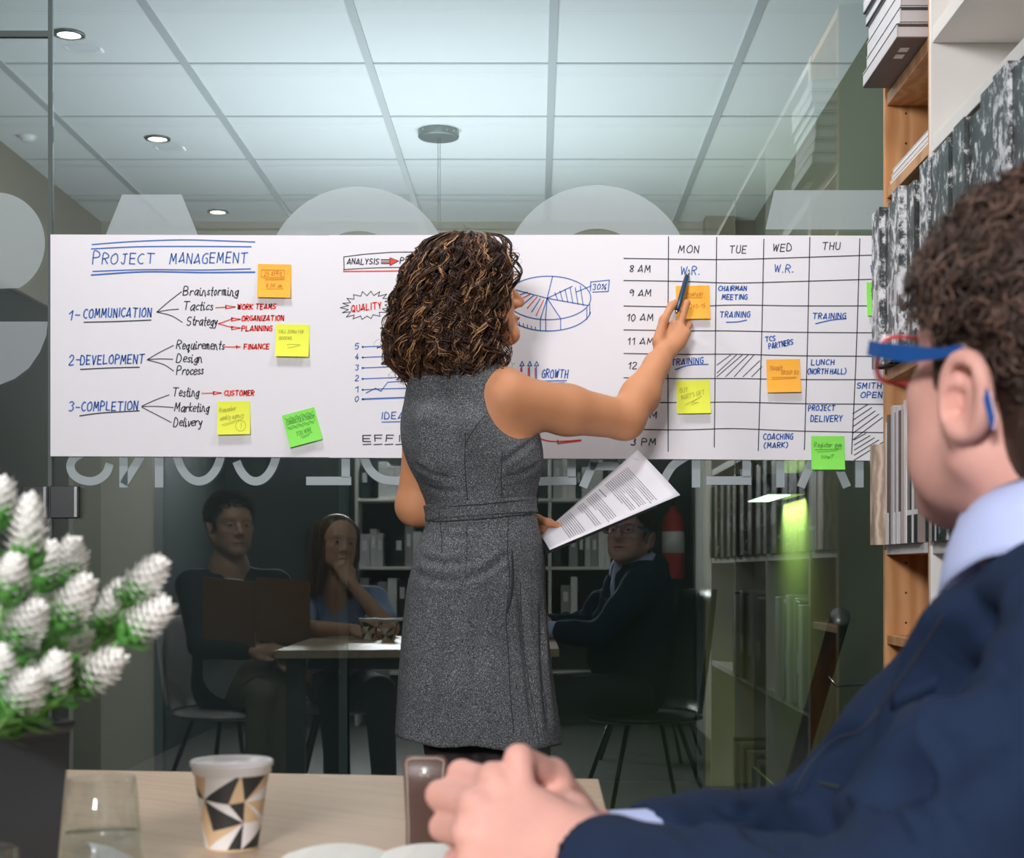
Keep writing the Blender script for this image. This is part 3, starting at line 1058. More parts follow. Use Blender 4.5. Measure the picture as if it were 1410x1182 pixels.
# hall: recessed downlights, pendant, smoke detector, wall light, handrail, extinguisher
for px, py, lb in ((95, 46, 'round recessed ceiling downlight nearest, above the glass door edge'), (217, 190, 'middle round recessed ceiling downlight'), (300, 291, 'farthest small recessed downlight, just above the paper')):
    Y = (CEIL_Z - CAMZ) * F_PX / (VY - py)
    x = (px - VX) * Y / F_PX
    t = thing('recessed_downlight', lb, 'ceiling light', (x, Y, CEIL_Z), 'downlights in the hall ceiling')
    r = 0.036
    m = MB(); m.lathe((x, Y, CEIL_Z), [(r * 1.35, -0.001), (r * 1.35, -0.006), (r, -0.008), (r, -0.002)], closed=True)
    m.build('trim_ring', M['grey_metal'], t, smooth=True)
    m = MB(); m.lathe((x, Y, CEIL_Z), [(0, -0.003), (r, -0.003)])
    mat('lamp_white', (1, 0.95, 0.88), emit=((1.0, 0.93, 0.85), 2.6))
    m.build('lens', M['lamp_white'], t)
for ly in (2.31, 1.14):
    t = thing('recessed_downlight', 'recessed downlight over the left of the room, %s from the glass, seen reflected' % ('first' if ly > 2 else 'second'), 'ceiling light', (-1.43, ly, CEIL_Z), 'downlights in the room ceiling')
    m = MB(); m.lathe((-1.43, ly, CEIL_Z), [(0.062, -0.001), (0.062, -0.007), (0.045, -0.010), (0.045, -0.002)], closed=True); m.build('trim_ring', M['grey_metal'], t, smooth=True)
    m = MB(); m.lathe((-1.43, ly, CEIL_Z), [(0, -0.004), (0.045, -0.004)]); m.build('lens', M['white_plastic'], t)
Yp, xp = 5.95, -0.366
t = thing('pendant_lamp', 'round metal ceiling canopy with thin suspension cables', 'pendant light', (xp, Yp, CEIL_Z))
m = MB(); m.lathe((xp, Yp, CEIL_Z), [(0, -0.030), (0.072, -0.030), (0.077, -0.026), (0.077, 0), (0, 0)])
mat('canopy_metal', (0.20, 0.23, 0.22), 0.35, metal=0.3)
m.build('canopy', M['canopy_metal'], t, smooth=True, bevel=0.002)
for a in (-0.1, 0.9, 0.5):
    m = MB(); c = (xp + 0.077 * math.sin(a) * (1 if a > 0 else 6.9), Yp - 0.0773 * math.cos(a), CEIL_Z - 0.017)
    m.tube([c, (c[0], c[1] - 0.002, c[2])], 0.003); m.build('screw', M['steel'], t)
for dx in (-0.002, 0.006):
    m = MB(); m.tube([(xp + dx, Yp, CEIL_Z - 0.03), (xp + dx, Yp, 1.53)], 0.0012, 6); m.build('cable', M['grey_metal'], t)
m = MB(); m.box((xp - 0.78, 4.57, 1.50), (xp + 0.78, 6.63, 1.53))
m.build('added_tray', M['grey_metal'], t, bevel=0.004)  # made-up tray, out of sight, shaped to hold the added ceiling fill
Y = (CEIL_Z - CAMZ) * F_PX / (VY - 187); x = (38 - VX) * Y / F_PX
t = thing('smoke_detector', 'small round smoke detector on the ceiling beyond the glass door', 'smoke detector', (x, Y, CEIL_Z))
m = MB(); m.lathe((x, Y, CEIL_Z), [(0, -0.022), (0.02, -0.022), (0.026, -0.016), (0.03, -0.008), (0.036, 0), (0, 0)]); m.build('body', M['white_plastic'], t, smooth=True)

Yw = 6.32
zc = 1 + 115 * Yw / F_PX
t = thing('wall_light', 'dark box wall light throwing green light up and down the hall wall', 'wall light', (XR, Yw, zc))
m = MB(); m.box((XR - 0.15, Yw - 0.30, zc - 0.04), (XR, Yw + 0.30, zc + 0.04)); m.build('housing', M['black_metal'], t, bevel=0.004)
mat('lamp_green', (0.8, 1, 0.6), emit=((0.80, 1.0, 0.72), 2.2))
m = MB(); m.box((XR - 0.145, Yw - 0.285, zc - 0.044), (XR - 0.06, Yw + 0.285, zc - 0.0405)); m.build('diffuser', M['lamp_green'], t)
for nm, sg, pw in (('wall_light_down', -1, 7.0), ('wall_light_up', 1, 0.8)):
    l = area(nm, (XR - 0.035, Yw, zc + sg * 0.046), (XR - 0.03, Yw, zc + sg), 0.05, 0.54, pw, (0.66, 1.0, 0.24), math.radians(130))
    l.rotation_euler = (0 if sg < 0 else math.pi, 0, 0)

t = thing('handrail', 'black tubular stair handrail descending along the hall wall', 'handrail', (0.83, 4.35, 0.86))
a, b = Vector((0.815, 4.25, 0.875)), Vector((0.83, 5.6, -0.02))
m = MB(); m.tube([a, b], 0.027, 20); m.build('rail', M['black_metal'], t, smooth=True)
d = (a - b).normalized()
m = MB(); m.tube([a, a + d * 0.012], [0.0285, 0.026], 20); m.build('end_cap', M['grey_metal'], t, smooth=True)
q = a.lerp(b, 0.16)
m = MB(); m.tube([q + Vector((0, 0, -0.02)), q + Vector((0.03, 0, -0.055)), q + Vector((0.09, 0, -0.05)), (XR, q.y, q.z - 0.05)], 0.005, 8); m.build('bracket', M['steel'], t, smooth=True)
m = MB(); m.tube([(XR - 0.008, q.y, q.z - 0.05), (XR, q.y, q.z - 0.05)], 0.035, 20); m.build('wall_plate', M['black_metal'], t, smooth=True)

# ---------------------------------------------------------------- three flip-chart sheets taped edge to edge
def sheet(px0, px1, top0, top1, bot0, bot1, label, dy=0.0):
    n = 16
    v, f = [], []
    for j in range(2):
        for i in range(n + 1):
            t_ = i / n
            u = px0 + (px1 - px0) * t_
            vv = (top0 + (top1 - top0) * t_) if j == 0 else (bot0 + (bot1 - bot0) * t_)
            p = P(u, vv, PAPER_Y)
            v.append((p.x, PAPER_Y - dy, p.z))
    for i in range(n): f.append((i, i + 1, n + 2 + i, n + 1 + i))
    me = bpy.data.meshes.new('paper_sheet')
    me.from_pydata(v, [], f)
    o = link('paper_sheet', me, M['paper'])
    s = o.modifiers.new('thick', 'SOLIDIFY')
    s.thickness, s.offset = 0.0006, 0
    return tag(o, label, 'paper sheet', 'sheets hung on the glass wall')


s1 = sheet(69.5, 459, 323, 324.5, 628.5, 630, 'white paper sheet headed Project Management, leftmost of the three', 0.0)
s2 = sheet(453, 858, 324, 323.5, 630.5, 632, 'white paper sheet with the pie chart, behind the woman', 0.0004)
s3 = sheet(852, 1262, 323.5, 325, 632, 635, 'white paper sheet with the weekly timetable, right of the woman', 0.0)

def tri(cx, cy, w_, h_):
    return [(cx, cy - h_ / 2), (cx + w_, cy), (cx, cy + h_ / 2), (cx, cy - h_ / 2)]


blue, blk, red = Ink(), Ink(), Ink()
blue.line([(127, 337), (180, 333), (250, 330.5), (310, 332), (351, 333.5)], 1.7)
blue.line([(126, 343), (190, 340), (270, 339.5), (346, 340)], 1.7)
blue.line([(128, 374), (200, 371.5), (280, 372), (345, 370.5)], 1.7)
blue.line([(126, 379), (200, 374.5), (280, 375.5), (351, 375)], 2.2)
blue.text('P', 128, 138, 364, 18, 1.7); blue.text('ROJECT', 141, 213, 364, 14, 1.7, rot=0.6); blue.text('MANAGEMENT', 234, 341, 363, 14, 1.7, rot=0.4)
for n_, y_, t_, x0, x1, yb in (('1-', 441, 'COMMUNICATION', 115, 209, 438), ('2-', 503, 'DEVELOPMENT', 111, 199, 502), ('3-', 567, 'COMPLETION', 112, 190, 566)):
    blue.text(n_, 95, 111, y_, 13, 1.8); blue.text(t_, x0, x1, yb, 12, 1.9, rot=1.2 if x0 == 115 else 0.8)
blk.line([(116, 444), (160, 443), (208, 441)], 1.7); blk.line([(111, 509), (150, 507), (192, 506)], 1.7); blk.line([(110, 573), (140, 569), (192, 566)], 1.7)
for a_, b_ in (((216, 430), (250, 402)), ((216, 430), (246, 426)), ((203, 495.5), (239, 476)), ((203, 495.5), (238, 495)), ((195.5, 559.5), (233, 544)), ((195.5, 560), (239, 561.5))):
    blk.line([a_, ((a_[0] + b_[0]) / 2, (a_[1] + b_[1]) / 2 - 0.8), b_], 1.3)
blk.line([(216, 430), (236, 435), (251, 444)], 1.3); blk.line([(203, 496), (225, 502), (239, 511)], 1.3); blk.line([(195.5, 561), (215, 571), (236, 582)], 1.3)
for t_, x0, x1, yb in (('Brainstorming', 252, 327, 407), ('Tactics', 252, 292, 427), ('Strategy', 257, 298, 448), ('Requirements', 243, 308, 481), ('Design', 243, 278, 499), ('Process', 243, 279, 516), ('Testing', 237, 273, 546), ('Marketing', 240, 287, 567), ('Delivery', 239, 277, 587)):
    blk.text(t_, x0, x1, yb, 11.5, 1.5, slant=0.18)
for t_, x0, x1, yb in (('WORK TEAMS', 327, 380, 426), ('ORGANIZATION', 333, 391, 442), ('PLANNING', 333, 375, 456), ('FINANCE', 336, 371, 481), ('CUSTOMER', 309, 350, 545)):
    red.text(t_, x0, x1, yb, 6.6, 1.9, rot=0.6)
red.line([(297, 424), (312, 423)], 1.5); red.line(tri(311, 423, 13, 4.4), 1.5, False)
red.line([(321, 439), (301, 446), (321, 451.5)], 1.5, False); red.line(tri(319, 440, 12, 4.4), 1.5, False); red.line(tri(319, 452, 12, 4.4), 1.5, False)
red.line([(309, 478), (326, 478)], 1.5); red.poly(tri(325, 478, 8, 5)[:3]); red.line([(278, 542), (295, 541.5)], 1.5); red.line(tri(294, 541.5, 11, 4), 1.5, False)
blue.build('blue_handwriting', M['ink_blue'], s1, on_paper); blk.build('black_handwriting', M['ink_black'], s1, on_paper); red.build('red_handwriting', M['ink_red'], s1, on_paper)

blue, blk, red, pie, chart = Ink(), Ink(), Ink(), Ink(), Ink()
blk.text('ANALYSIS', 478, 522, 364, 7.5, 1.4); blk.text('PLAN', 551, 580, 363, 8, 1.4)
blk.line([(474, 372), (473.5, 354), (500, 350.5), (540, 347.5), (600, 347)], 1.2, False); blk.line([(473, 371.5), (520, 369), (600, 368)], 1.2)
red.line([(473, 374), (600, 373)], 1.8); blk.line([(525, 358), (537, 358)], 1.6); red.line([(525, 360.7), (537, 360.7)], 1.6); blk.line([(525, 363), (537, 363)], 1.6)
red.poly([(537, 355), (549, 359.7), (537, 366)]); blk.line([(537, 355), (549, 359.7), (537, 366), (537, 355)], 0.8, False)
st = []
for i in range(37):
    a = 2 * math.pi * i / 36
    k = 1.0 if i % 2 == 0 else 0.72
    st.append((505 + 36 * k * math.cos(a), 421 + 19.5 * k * math.sin(a) - 0.10 * 36 * k * math.cos(a)))
blk.line(st, 1.0, False, 0.8)
red.text('QUALITY', 484, 526, 430, 8.5, 1.8, rot=7)
for i, (lb, yy) in enumerate((('5', 481), ('4', 495.5), ('3', 510), ('2', 525), ('1', 540), ('0', 553))):
    chart.text(lb, 489, 494.5, yy, 7.5, 1.3)
    y_ = yy - 3
    chart.line([(499, y_), (540, y_ - 1.6), (600, y_ - 2.5), (697, y_ - (2 if i < 5 else -4))], 1.3 if i < 5 else 2.2)
    chart.poly(arc(499.5, y_, 1.5, 1.5, 0, 340, 8))
chart.line([(504, 541.5), (517, 535), (524.5, 539), (534, 526.5), (575, 524), (600, 514), (640, 505), (690, 492)], 1.3, False)
blue.text('IDEAS', 525, 566, 577, 9, 1.5); blue.line([(526, 581.5), (570, 580.5)], 1.4)
blk.text('EFFICIENCY', 500, 640, 608, 8.5, 1.6, slant=0); 
for k in range(9): blk.line([(500 + 15 * k, 612.5), (511 + 15 * k, 612)], 1.5)
pie.line(arc(755, 410.5, 58.5, 30, 0, 360, 44), 1.3, False)
pie.line(arc(755, 426, 58.5, 30, 182, 352, 30), 1.4, False)
for q in ((761, 380.5), (788, 394.5), (810, 421), (772, 439), (744, 440), (703, 397.5), (751, 440)): pie.line([(753.5, 411), q], 1.3)
for x_, ya, yb in ((744, 440, 455.5), (751.5, 440, 456), (772, 439, 454), (808, 425, 440), (812, 419, 434)): pie.line([(x_, ya), (x_, yb)], 1.2)
for k in range(6): pie.line([(764 + 7 * k, 403 - 2.2 * k + (k > 3) * 2), (768 + 7 * k, 414 + 1.4 * k)], 1.1)
for k in range(6):
    (red if k % 2 else pie).line([(708 + 6 * k, 409 + 5.2 * k), (726 + 4.5 * k, 402.5 + 2.2 * k)], 1.2)
for k in range(7): (red if k % 2 else pie).line([(704 + 5.5 * k, 440 + 2 * k * 0.9), (704.5 + 5.5 * k, 448 + 0.8 * k)], 1.2)
pie.line([(793, 402.5), (814, 394)], 1.2); pie.line([(813, 401), (813.5, 388.5), (839, 386), (837.5, 401.5), (816, 402.5)], 1.3, False)
pie.text('30%', 816, 835, 399, 7.5, 1.3)
for x_ in (719, 729.5, 739):
    blue.line([(x_, 530), (x_ - 0.5, 505)], 1.2); blue.line([(x_ - 3, 504), (x_, 498), (x_ + 2.6, 503.5), (x_ - 3, 504)], 1.2, False); red.line([(x_ - 2, 530), (x_ - 2, 507)], 1.4)
blue.text('GROWTH', 746, 782, 520.5, 11, 1.6); blue.line([(748, 525), (780, 524.5)], 1.5); blue.line([(751, 528), (777, 527)], 1.2)
red.line([(738, 602), (760, 608), (800, 606)], 1.4); red.line([(768, 606), (768, 611), (775, 610), (800, 607)], 1.4, False)
pie.build('pie_chart_drawing', M['ink_blue'], s2, on_paper, 0.0004); chart.build('line_chart_drawing', M['ink_blue'], s2, on_paper, 0.0004)
blue.build('blue_handwriting', M['ink_blue'], s2, on_paper, 0.0004); blk.build('black_handwriting', M['ink_black'], s2, on_paper, 0.0004); red.build('red_handwriting', M['ink_red'], s2, on_paper, 0.0004)

grid, blk, blue = Ink(), Ink(), Ink()
for yl, ym, yr in ((356, 357.5, 351), (386.5, 390, 384.3), (421.6, 420.3, 421.4), (454.5, 456, 458.5), (487, 488, 491), (520.5, 521.5, 523), (553.5, 554, 557), (591, 590.5, 596)):
    grid.line([(859, yl), (940, yl + 1.2), (1010, ym), (1100, (ym + yr) / 2 + .6), (1216, yr)], 1.35)
for xt, yt, xb, yb in ((920.5, 326, 920, 622), (986.8, 327, 983.5, 616), (1051.8, 329.5, 1044, 621), (1115, 327, 1107.5, 619.5), (1183.8, 329, 1172.5, 625.5)):
    grid.line([(xt, yt), (xt - (xt - xb) * 0.35 - 0.6, yt + (yb - yt) * 0.5), (xb, yb)], 1.4)
for k in range(7):
    grid.line([(987, 503 + 10 * min(k, 1.2) + (k > 1) * 0), (1006, 489)][:2] if k == 0 else [(987 + max(0, 12 * (k - 2)), min(519, 507 + 7 * k)), (1006 + 8 * k if k < 6 else 1049, 489 if k < 5 else 489 + 8 * (k - 4))], 1.1)
for k in range(5):
    grid.line([(1174, 570 + 9 * k), (1195 + 5 * k, 557 + 4.5 * k)], 1.2)
    grid.line([(1176, 606 + 7 * k), (1192 + 6 * k, 597 + 3 * k)], 1.2)
for t_, x0, x1, yb in (('MON', 934, 963, 348.5), ('TUE', 1004, 1028, 348.5), ('WED', 1064, 1090, 346), ('THU', 1132, 1157, 344), ('8 AM', 867, 896, 375), ('9 AM', 867, 897, 408), ('10 AM', 863, 900, 442), ('11 AM', 864, 900, 475), ('12 AM', 865, 901, 508), ('1 PM', 871, 904, 542.5), ('2 PM', 870, 905, 576.5), ('3 PM', 869, 904, 613)):
    blk.text(t_, x0, x1, yb, 10 if yb < 350 else 9, 1.35)
for t_, x0, x1, yb, h_, r_ in (('W.R.', 937, 964, 378, 11, 0), ('W.R.', 1066, 1093, 375, 10, 0), ('W.R.', 1198, 1224, 376, 10, 0), ('CHAIRMAN', 989, 1028, 400.5, 6.2, 0), ('MEETING', 994, 1029, 412.5, 6.5, 0), ('TRAINING', 991, 1033, 437.5, 7.5, 1),
                               ('TRAINING', 1119, 1165, 439.5, 7.5, 1), ('TCS', 1054, 1068, 471, 6.5, 8), ('PARTNERS', 1059, 1093, 481, 7, 11), ('TRAINING', 924, 969, 503.5, 8, 4), ('LUNCH', 1117, 1149, 502.5, 7, 0), ('(NORTH HALL)', 1112, 1165, 515, 7, 0),
                               ('PROJECT', 1113, 1150, 566, 7, 1), ('DELIVERY', 1116, 1160, 581, 8, 1), ("SMITH'S", 1180, 1224, 535, 7.5, 0), ('OPENING', 1185, 1234, 548, 7.5, 0), ('COACHING', 1051, 1092, 605.5, 7.5, 1), ('(MARK)', 1052, 1085, 617, 7, 1)):
    blue.text(t_, x0, x1, yb, h_, 1.6 if h_ < 9 else 1.4, rot=r_)
for q in ([(1000, 444), (1015, 443.5), (1028, 441)], [(1123, 446), (1145, 441), (1165, 439)], [(930, 509), (950, 503), (975, 502)]): blue.line(q, 1.6)
grid.build('timetable_grid', M['ink_black'], s3, on_paper); blk.build('black_handwriting', M['ink_black'], s3, on_paper); blue.build('blue_handwriting', M['ink_blue'], s3, on_paper)

# ---------------------------------------------------------------- sticky notes
def note(c, w_, h_, rot, col, pencil, label, writing, curl=0.009):
    cx, cy = c
    ca, sa = math.cos(math.radians(rot)), math.sin(math.radians(rot))
    def to3(u, v, lift=0.0):
        # u,v in photo pixels from the note's own upper left corner
        a, b = u - w_ / 2, v - h_ / 2
        x_, y_ = cx + a * ca + b * sa, cy - a * sa + b * ca
        p = P(x_, y_, PAPER_Y)
        q = max(0.0, v / h_)
        return (p.x, PAPER_Y - 0.0022 - lift - curl * q ** 2.4, p.z)
    n = 8
    v, f = [], []
    for j in range(n + 1):
        for i in range(n + 1): v.append(to3(w_ * i / n, h_ * j / n))
    for j in range(n):
        for i in range(n):
            k = j * (n + 1) + i
            f.append((k, k + 1, k + n + 2, k + n + 1))
    me = bpy.data.meshes.new('sticky_note')
    me.from_pydata(v, [], f)
    o = link('sticky_note', me, M[col], smooth=True)
    tag(o, label, 'sticky note', 'sticky notes on the sheets')
    ink = Ink()
    writing(ink)
    ink.build('handwriting', M[pencil], o, to3, 0.0007)


def w1(i):
    i.text('25 APRIL', 9, 35, 16, 6, .8); i.line([(5, 8), (37, 8), (37, 18), (5, 18), (5, 8)], .7, False); i.line([(8, 20), (37, 20)], .8); i.line([(11, 22), (36, 21.5)], .7); i.text('8.00 am', 12, 34, 32, 5, .8); i.line([(13, 34.5), (36, 34)], .7)
def w2(i):
    i.text('CALL JENNA FOR', 4, 38, 12, 4, .7); i.text('BOOKING', 5, 22, 21, 4, .7); i.line([(16, 28), (33, 28), (30, 30), (17, 33)], .7)
def w3(i):
    i.text('Remember', 3, 26, 15, 5.5, .8, rot=8); i.text('weekly agency', 4, 36, 26, 6, .8, rot=8); i.line([(6, 32), (35, 24)], .7); i.line([(8, 34), (24, 29)], .7)
    i.line(arc(32, 34, 7, 7.5, 0, 360, 20), .8, False); i.text('!', 31, 34, 38, 8, 1.0)
def w4(i):
    for yy in (6, 18): i.line([(3 + 4 * k, yy + (1.4 if k % 2 else -1)) for k in range(11)], .8); i.line([(4 + 4 * k, yy + 2.4 + (1.4 if k % 2 else -1)) for k in range(10)], .7)
    i.text('CONGRATULATIONS!!!', 3, 43, 14.5, 5, .8); i.text('YOU WIN!', 13, 34, 33, 6, .8, rot=4); i.line([(18, 36), (35, 33)], .8); i.line([(20, 38), (30, 36)], .7)
def w5(i):
    i.text('COMPANY', 14, 37, 15, 5, .8); i.line([(12, 17), (36, 16.5)], .8); i.text('12345-15', 12, 40, 31, 5, .8)
def w6(i):
    i.text('TRAINER', 4, 22, 15, 5, .8); i.text('GROUP B2', 20, 44, 21, 5, .8); i.line([(7, 25), (41, 25)], .8); i.line([(7, 27.5), (40, 26.5)], .8)
def w7(i):
    i.text('BUY', 5, 16, 17, 6, .9, rot=8); i.text("MARY'S GIFT", 7, 40, 27, 6, .9, rot=14); i.line([(12, 34), (35, 22), (20, 31), (28, 31), (20, 34), (30, 30)], .8, False)
def w8(i):
    i.text('Register gym', 4, 42, 15, 6, .9); i.line([(5, 19), (42, 18)], .9); i.line([(8, 22), (36, 20)], .7); i.text('now?', 14, 31, 31, 6, .9)
def w9(i):
    i.text('EXPO', 6, 30, 14, 6, .8); i.line([(6, 18), (34, 17)], .8)


note((378, 387.5), 46, 46.5, -1, 'note_orange', 'pencil_orange', 'orange sticky note with a date beside the Project Management heading', w1)
note((403, 469.5), 46, 45, -1, 'note_yellow', 'pencil_yellow', 'yellow sticky note right of the red word Planning', w2, 0.010)
note((322.5, 576), 45, 46, 1, 'note_yellow', 'pencil_yellow', 'yellow sticky note with an exclamation mark right of the word Marketing', w3)
note((416.5, 589), 46, 46, 15, 'note_green', 'pencil_green', 'tilted green sticky note with wavy lines on the left sheet', w4)
note((954, 417), 46.5, 46.5, 1, 'note_orange', 'pencil_orange', 'orange sticky note behind the pen under Monday', w5)
note((1078.5, 518), 46.5, 46, 1, 'note_orange', 'pencil_orange', 'orange sticky note in the Wednesday column below Partners', w6)
note((954.5, 547), 46.5, 46, 1, 'note_yellow', 'pencil_yellow', 'yellow sticky note about a gift in the Monday column', w7)
note((1139.5, 624), 46, 46.5, 0, 'note_green', 'pencil_green', 'green sticky note hanging below the sheet edge under Thursday', w8)
note((1216, 412.5), 46, 46.5, 0, 'note_green', 'pencil_green', 'green sticky note partly hidden behind the marbled box files', w9)
# ---------------------------------------------------------------- bookcase along the right wall
XF, XBK = 0.745, 1.025
bc = thing('bookcase', 'tall oak and white bookcase along the right wall', 'bookcase', (0.88, 2.0, 0))
boxobj('side_panel', (XF, 3.382, 0), (XBK, 3.399, 2.40), M['oak'], bc, 0.0012)
boxobj('side_lining', (XF + 0.003, 3.3992, 0), (XBK, 3.4015, 2.40), M['end_panel'], bc)
DIV = [2.985, 2.18, 1.375, 0.57]
for k, dy in enumerate(DIV):
    if k == 0:
        boxobj('divider', (XF, dy + 0.014, 0), (XBK, dy + 0.026, 2.40), M['oak'], bc, 0.0012)
    boxobj('divider', (XF - 0.001, dy, 0), (XBK, dy + 0.014, 2.40), M['white_laminate'], bc, 0.0012)
boxobj('back_panel', (XBK - 0.006, 3.01, 0), (XBK, 3.382, 2.40), M['oak'], bc)
boxobj('back_panel', (XBK - 0.006, 0.584, 0), (XBK, 2.985, 2.40), M['white_laminate'], bc)
OAKZ = [(1.994, 2.020), (1.796, 1.818), (1.406, 1.430), (1.035, 1.055), (0.845, 0.864), (0.44, 0.46), (0.06, 0.08), (2.38, 2.40)]
for a, b in OAKZ: boxobj('shelf', (XF + 0.004, 3.012, a), (XBK - 0.006, 3.381, b), M['oak'], bc, 0.001)
boxobj('shelf_edge', (XF + 0.0025, 3.012, 1.0355), (XF + 0.0042, 3.381, 1.0548), M['white_edge'], bc)
for y0, y1 in ((2.194, 2.984), (1.389, 2.179), (0.584, 1.374)):
    for a, b in ((1.996, 2.026), (1.790, 1.818), (1.402, 1.430), (1.033, 1.055), (0.60, 0.622), (0.06, 0.08), (2.38, 2.40)):
        boxobj('shelf', (XF + 0.002, y0, a), (XBK - 0.006, y1, b), M['white_laminate'], bc, 0.0015)
hm = MB()
for z in np.arange(0.25, 2.3, 0.064):
    if min(abs(z - (a + b) / 2) for a, b in OAKZ) < 0.025: continue
    hm.tube([(XF + 0.045, 3.3822, z), (XF + 0.045, 3.3812, z)], 0.0026, 8)
hm.build('pin_holes', M['cover_dark'], bc)

ORDN = ['first', 'second', 'third', 'fourth', 'fifth', 'sixth', 'seventh', 'eighth', 'ninth', 'tenth', 'eleventh', 'twelfth', 'thirteenth', 'fourteenth', 'fifteenth', 'sixteenth', 'seventeenth', 'eighteenth', 'nineteenth', 'twentieth',
        'twenty-first', 'twenty-second', 'twenty-third', 'twenty-fourth', 'twenty-fifth', 'twenty-sixth', 'twenty-seventh', 'twenty-eighth', 'twenty-ninth', 'thirtieth']


def box_file(y1, th, x0, h, mt, label, group):
    z = 1.4305
    t = thing('box_file', label, 'box file', ((x0 + 1.0) / 2, y1 - th / 2, z), group)
    y0 = y1 - th + 0.0015
    cv = MB()
    cv.box((x0, y0, z), (x0 + 0.003, y1, z + h))
    cv.box((x0 + 0.003, y0, z), (1.012, y0 + 0.003, z + h))
    cv.box((x0 + 0.003, y1 - 0.003, z), (1.012, y1, z + h))
    cv.build('cover', M[mt], t, bevel=0.0008)
    boxobj('filing_block', (x0 + 0.0031, y0 + 0.0031, z + 0.004), (1.008, y1 - 0.0031, z + h - 0.012), M['cover_dark'], t)
    if th > 0.05:
        boxobj('spine_label', (x0 - 0.0006, y0 + th * 0.3, z + 0.10), (x0, y0 + th * 0.62, z + 0.16), M['cover_lightgrey'], t)
    return t


y = 3.378
row = [(0.078, 0.716, 0.330, 'marble'), (0.055, 0.728, 0.322, 'marble_dark'), (0.060, 0.722, 0.324, 'marble_dark'), (0.066, 0.715, 0.330, 'marble'), (0.062, 0.730, 0.326, 'marble_dark')]
n = 0
for th, x0, h, mt in row:
    box_file(y, th, x0, h, mt, 'tall %s marbled box file, %s from the glass on the upper shelf' % ('silvery' if mt == 'marble' else 'dark', ORDN[n]), 'marbled box files on the upper shelf')
    y -= th; n += 1
y = 2.982
row = [(0.070, 0.722, 0.333, 'marble'), (0.075, 0.726, 0.330, 'marble_dark'), (0.065, 0.722, 0.330, 'marble_dark'), (0.034, 0.735, 0.315, 'white_edge'), (0.075, 0.720, 0.335, 'marble_dark'), (0.072, 0.728, 0.330, 'marble_dark'), (0.030, 0.735, 0.325, 'white_edge'),
       (0.078, 0.718, 0.340, 'marble_dark'), (0.082, 0.716, 0.345, 'marble'), (0.070, 0.722, 0.33, 'marble_dark'), (0.070, 0.722, 0.33, 'marble')]
for th, x0, h, mt in row:
    lab = {'marble': 'silvery marbled box file', 'marble_dark': 'dark marbled box file', 'white_edge': 'narrow white box file'}[mt]
    box_file(y, th, x0, h, mt, '%s, %s from the glass on the upper shelf' % (lab, ORDN[n]), 'marbled box files on the upper shelf')
    y -= th; n += 1
y = 2.177
for k in range(10):
    box_file(y, 0.074, 0.722 + 0.006 * (k % 3), 0.32 + 0.004 * (k % 4), ('marble_dark', 'marble')[k % 2], 'marbled box file reflected in the glass behind the seated man', 'marbled box files seen only in reflection')
    y -= 0.075

# sample catalogues stored upright below
y = 3.376
cat = [(0.044, 0.712, 0.212, 'sample_oak', 'oak plank sample book'), (0.012, 0.735, 0.245, 'cover_lightgrey', 'thin grey catalogue'), (0.014, 0.733, 0.247, 'white_edge', 'white catalogue'), (0.020, 0.730, 0.255, 'white_edge', 'thick white catalogue'),
       (0.018, 0.728, 0.268, 'cover_brown', 'brown catalogue'), (0.022, 0.732, 0.285, 'cover_lightgrey', 'pale grey catalogue'), (0.020, 0.735, 0.27, 'cover_brown', 'brown catalogue'), (0.014, 0.732, 0.28, 'cover_lightgrey', 'pale grey catalogue'),
       (0.020, 0.735, 0.27, 'cover_brown', 'brown catalogue'), (0.020, 0.736, 0.28, 'cover_lightgrey', 'pale grey catalogue'), (0.014, 0.735, 0.27, 'cover_orange', 'catalogue with an orange spine'), (0.022, 0.733, 0.285, 'white_edge', 'white catalogue'),
       (0.020, 0.735, 0.27, 'cover_taupe', 'taupe catalogue'), (0.016, 0.735, 0.26, 'cover_dark', 'black catalogue'), (0.020, 0.735, 0.27, 'white_edge', 'white catalogue'), (0.030, 0.735, 0.27, 'cover_taupe', 'taupe catalogue')]
y2 = None
cat2 = [(0.026, 0.733, 0.25, 'cover_taupe', 'taupe catalogue'), (0.014, 0.737, 0.26, 'cover_lightgrey', 'pale grey catalogue'), (0.020, 0.735, 0.27, 'cover_taupe', 'taupe catalogue'), (0.014, 0.735, 0.27, 'cover_lightgrey', 'pale grey catalogue'), (0.034, 0.735, 0.27, 'cover_taupe', 'taupe catalogue'),
        (0.070, 0.73, 0.29, 'marble_dark', 'marbled box file'), (0.070, 0.73, 0.29, 'marble_dark', 'marbled box file')]
n = 0
